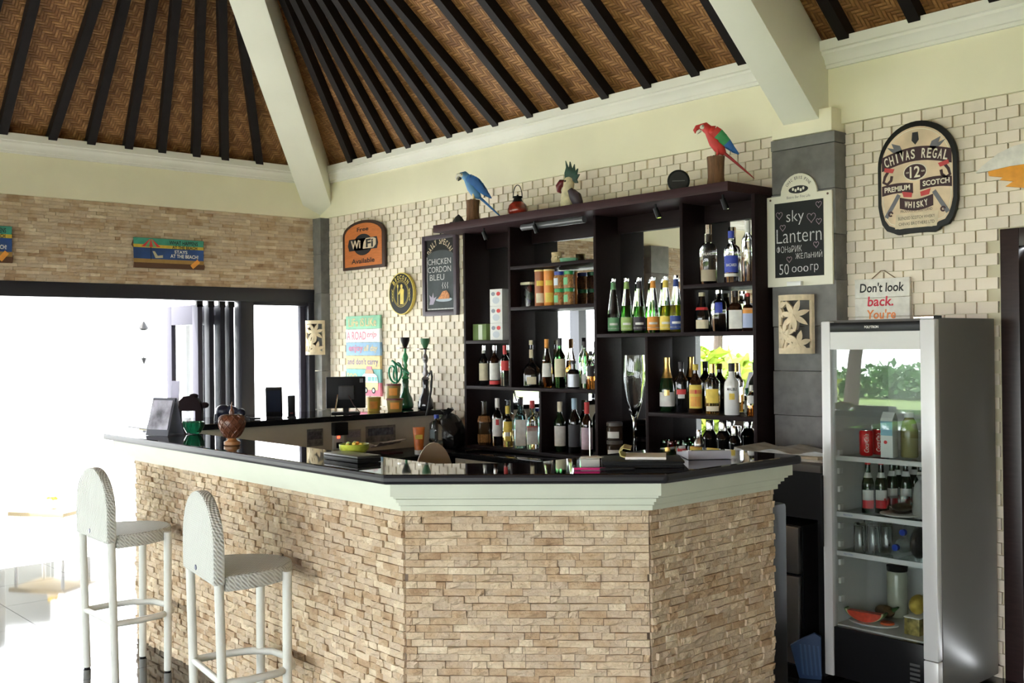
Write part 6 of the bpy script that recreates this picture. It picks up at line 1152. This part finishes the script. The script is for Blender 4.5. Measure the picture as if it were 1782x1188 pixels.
for i in range(9): a = i*2.4; G().ell((.03*math.cos(a), .03*math.sin(a), .08 + .006*(i % 3)), (.014, .014, .010)).build('bloom', ly, o)
# garden trees and shrubs beyond the open sides
def foliage(n, R, c, size, rnd, flat=.7):
    g = G(); c = Vector(c)
    for _ in range(n):
        while True:
            v = Vector((rnd.uniform(-1, 1), rnd.uniform(-1, 1), rnd.uniform(-1, 1)))
            if .25 < v.length < 1: break
        p = c + Vector((v.x*R[0], v.y*R[1], v.z*R[2])); d = Vector((rnd.uniform(-1, 1), rnd.uniform(-1, 1), rnd.uniform(-.9, .5))).normalized(); s = size*rnd.uniform(.6, 1.3)
        sd_ = d.cross(Vector((rnd.uniform(-1, 1), rnd.uniform(-1, 1), rnd.uniform(-1, 1)))).normalized()*s*.28; up = d.cross(sd_).normalized()*s*.08
        g.add([p, p + d*s*.5 + sd_ + up, p + d*s, p + d*s*.5 - sd_ + up], [(0, 1, 2), (0, 2, 3)])
    return g
LF = [mat('leaf_%d' % i, c, .5, var=.4, vscale=3) for i, c in enumerate(((.10, .26, .03), (.06, .18, .03), (.22, .36, .04), (.30, .40, .05)))]
TRK = mat('tree_bark', (.08, .055, .045), .9, bump=.5, bscale=12); rnd = random.Random(21)
def tree(label, x, y, H, R, m, lean=.2, n=2600, size=.34):
    o = thing('garden_tree', label, 'tree', (x, y, -.06), 0, 'garden trees'); G().loft([(0, 0, 0), (lean*.4, .1, H*.35), (lean, .1, H*.75)], [.16, .13, .09], 10).build('trunk', TRK, o); tag(foliage(n, R, (lean, .1, H), size, rnd).build('crown', m, o, smooth=False), kind='stuff')
tree('tall leafy tree with leaning trunk at the edge of the lawn', -3.0, -15.0, 3.7, (2.6, 2.2, 1.9), LF[0], .5); tree('dark leafy tree behind the leaning one', -2.2, -21.0, 4.4, (2.4, 2.2, 1.8), LF[1], -.3); tree('broad bright tree far along the lawn', 3.4, -17.2, 4.6, (2.8, 2.4, 1.9), LF[0], .2); tree('slim dark tree near the terrace corner', -8.6, -17.0, 4.2, (2.2, 2.0, 1.7), LF[1], .2)
def shrub(label, x, y, H, R, m, n=900, size=.3):
    o = thing('garden_shrub', label, 'shrub', (x, y, -.06), 0, 'garden shrubs'); G().loft([(0, 0, 0), (.03, 0, H*.5)], [.05, .03], 8).build('stem', TRK, o); tag(foliage(n, R, (0, 0, H*.55), size, rnd).build('leaves', m, o, smooth=False), kind='stuff')
for x, y, H, m, lb in ((-2.0, -7.9, 1.6, 3, 'lime yellow leafy shrub in front of the young palm'), (-4.6, -9.6, 2.0, 2, 'tall bright green shrub to one side of the palm'), (-.9, -9.6, 1.5, 3, 'low lime shrub at the corner of the hall')): shrub(lb, x, y, H, (.7, .7, H*.45), LF[m])
hg = tag(foliage(5000, (13, .7, .5), (-2, -24, .42), .3, rnd).build('hedge', LF[1], None, smooth=False), 'low dark green hedge along the far edge of the lawn', 'hedge', kind='stuff')
o = thing('palm_plant', 'young palm with long arching fronds beside the terrace', 'palm', (-2.9, -10.2, -.06)); G().loft([(0, 0, 0), (0, 0, .9)], [.10, .07], 10).build('trunk', TRK, o)
for i in range(12):
    a = i*2.4; l = 1.25 + .2*(i % 3); pth = [(l*t*math.cos(a)*.75, l*t*math.sin(a)*.75, .9 + 1.5*t - 1.0*t*t) for t in (0, .2, .4, .6, .8, 1)]
    G().loft(pth, [(.03, .006), (.09, .006), (.12, .006), (.11, .006), (.07, .005), (.01, .002)], 6, flat=(0, 0, 1)).build('frond', LF[2], o)
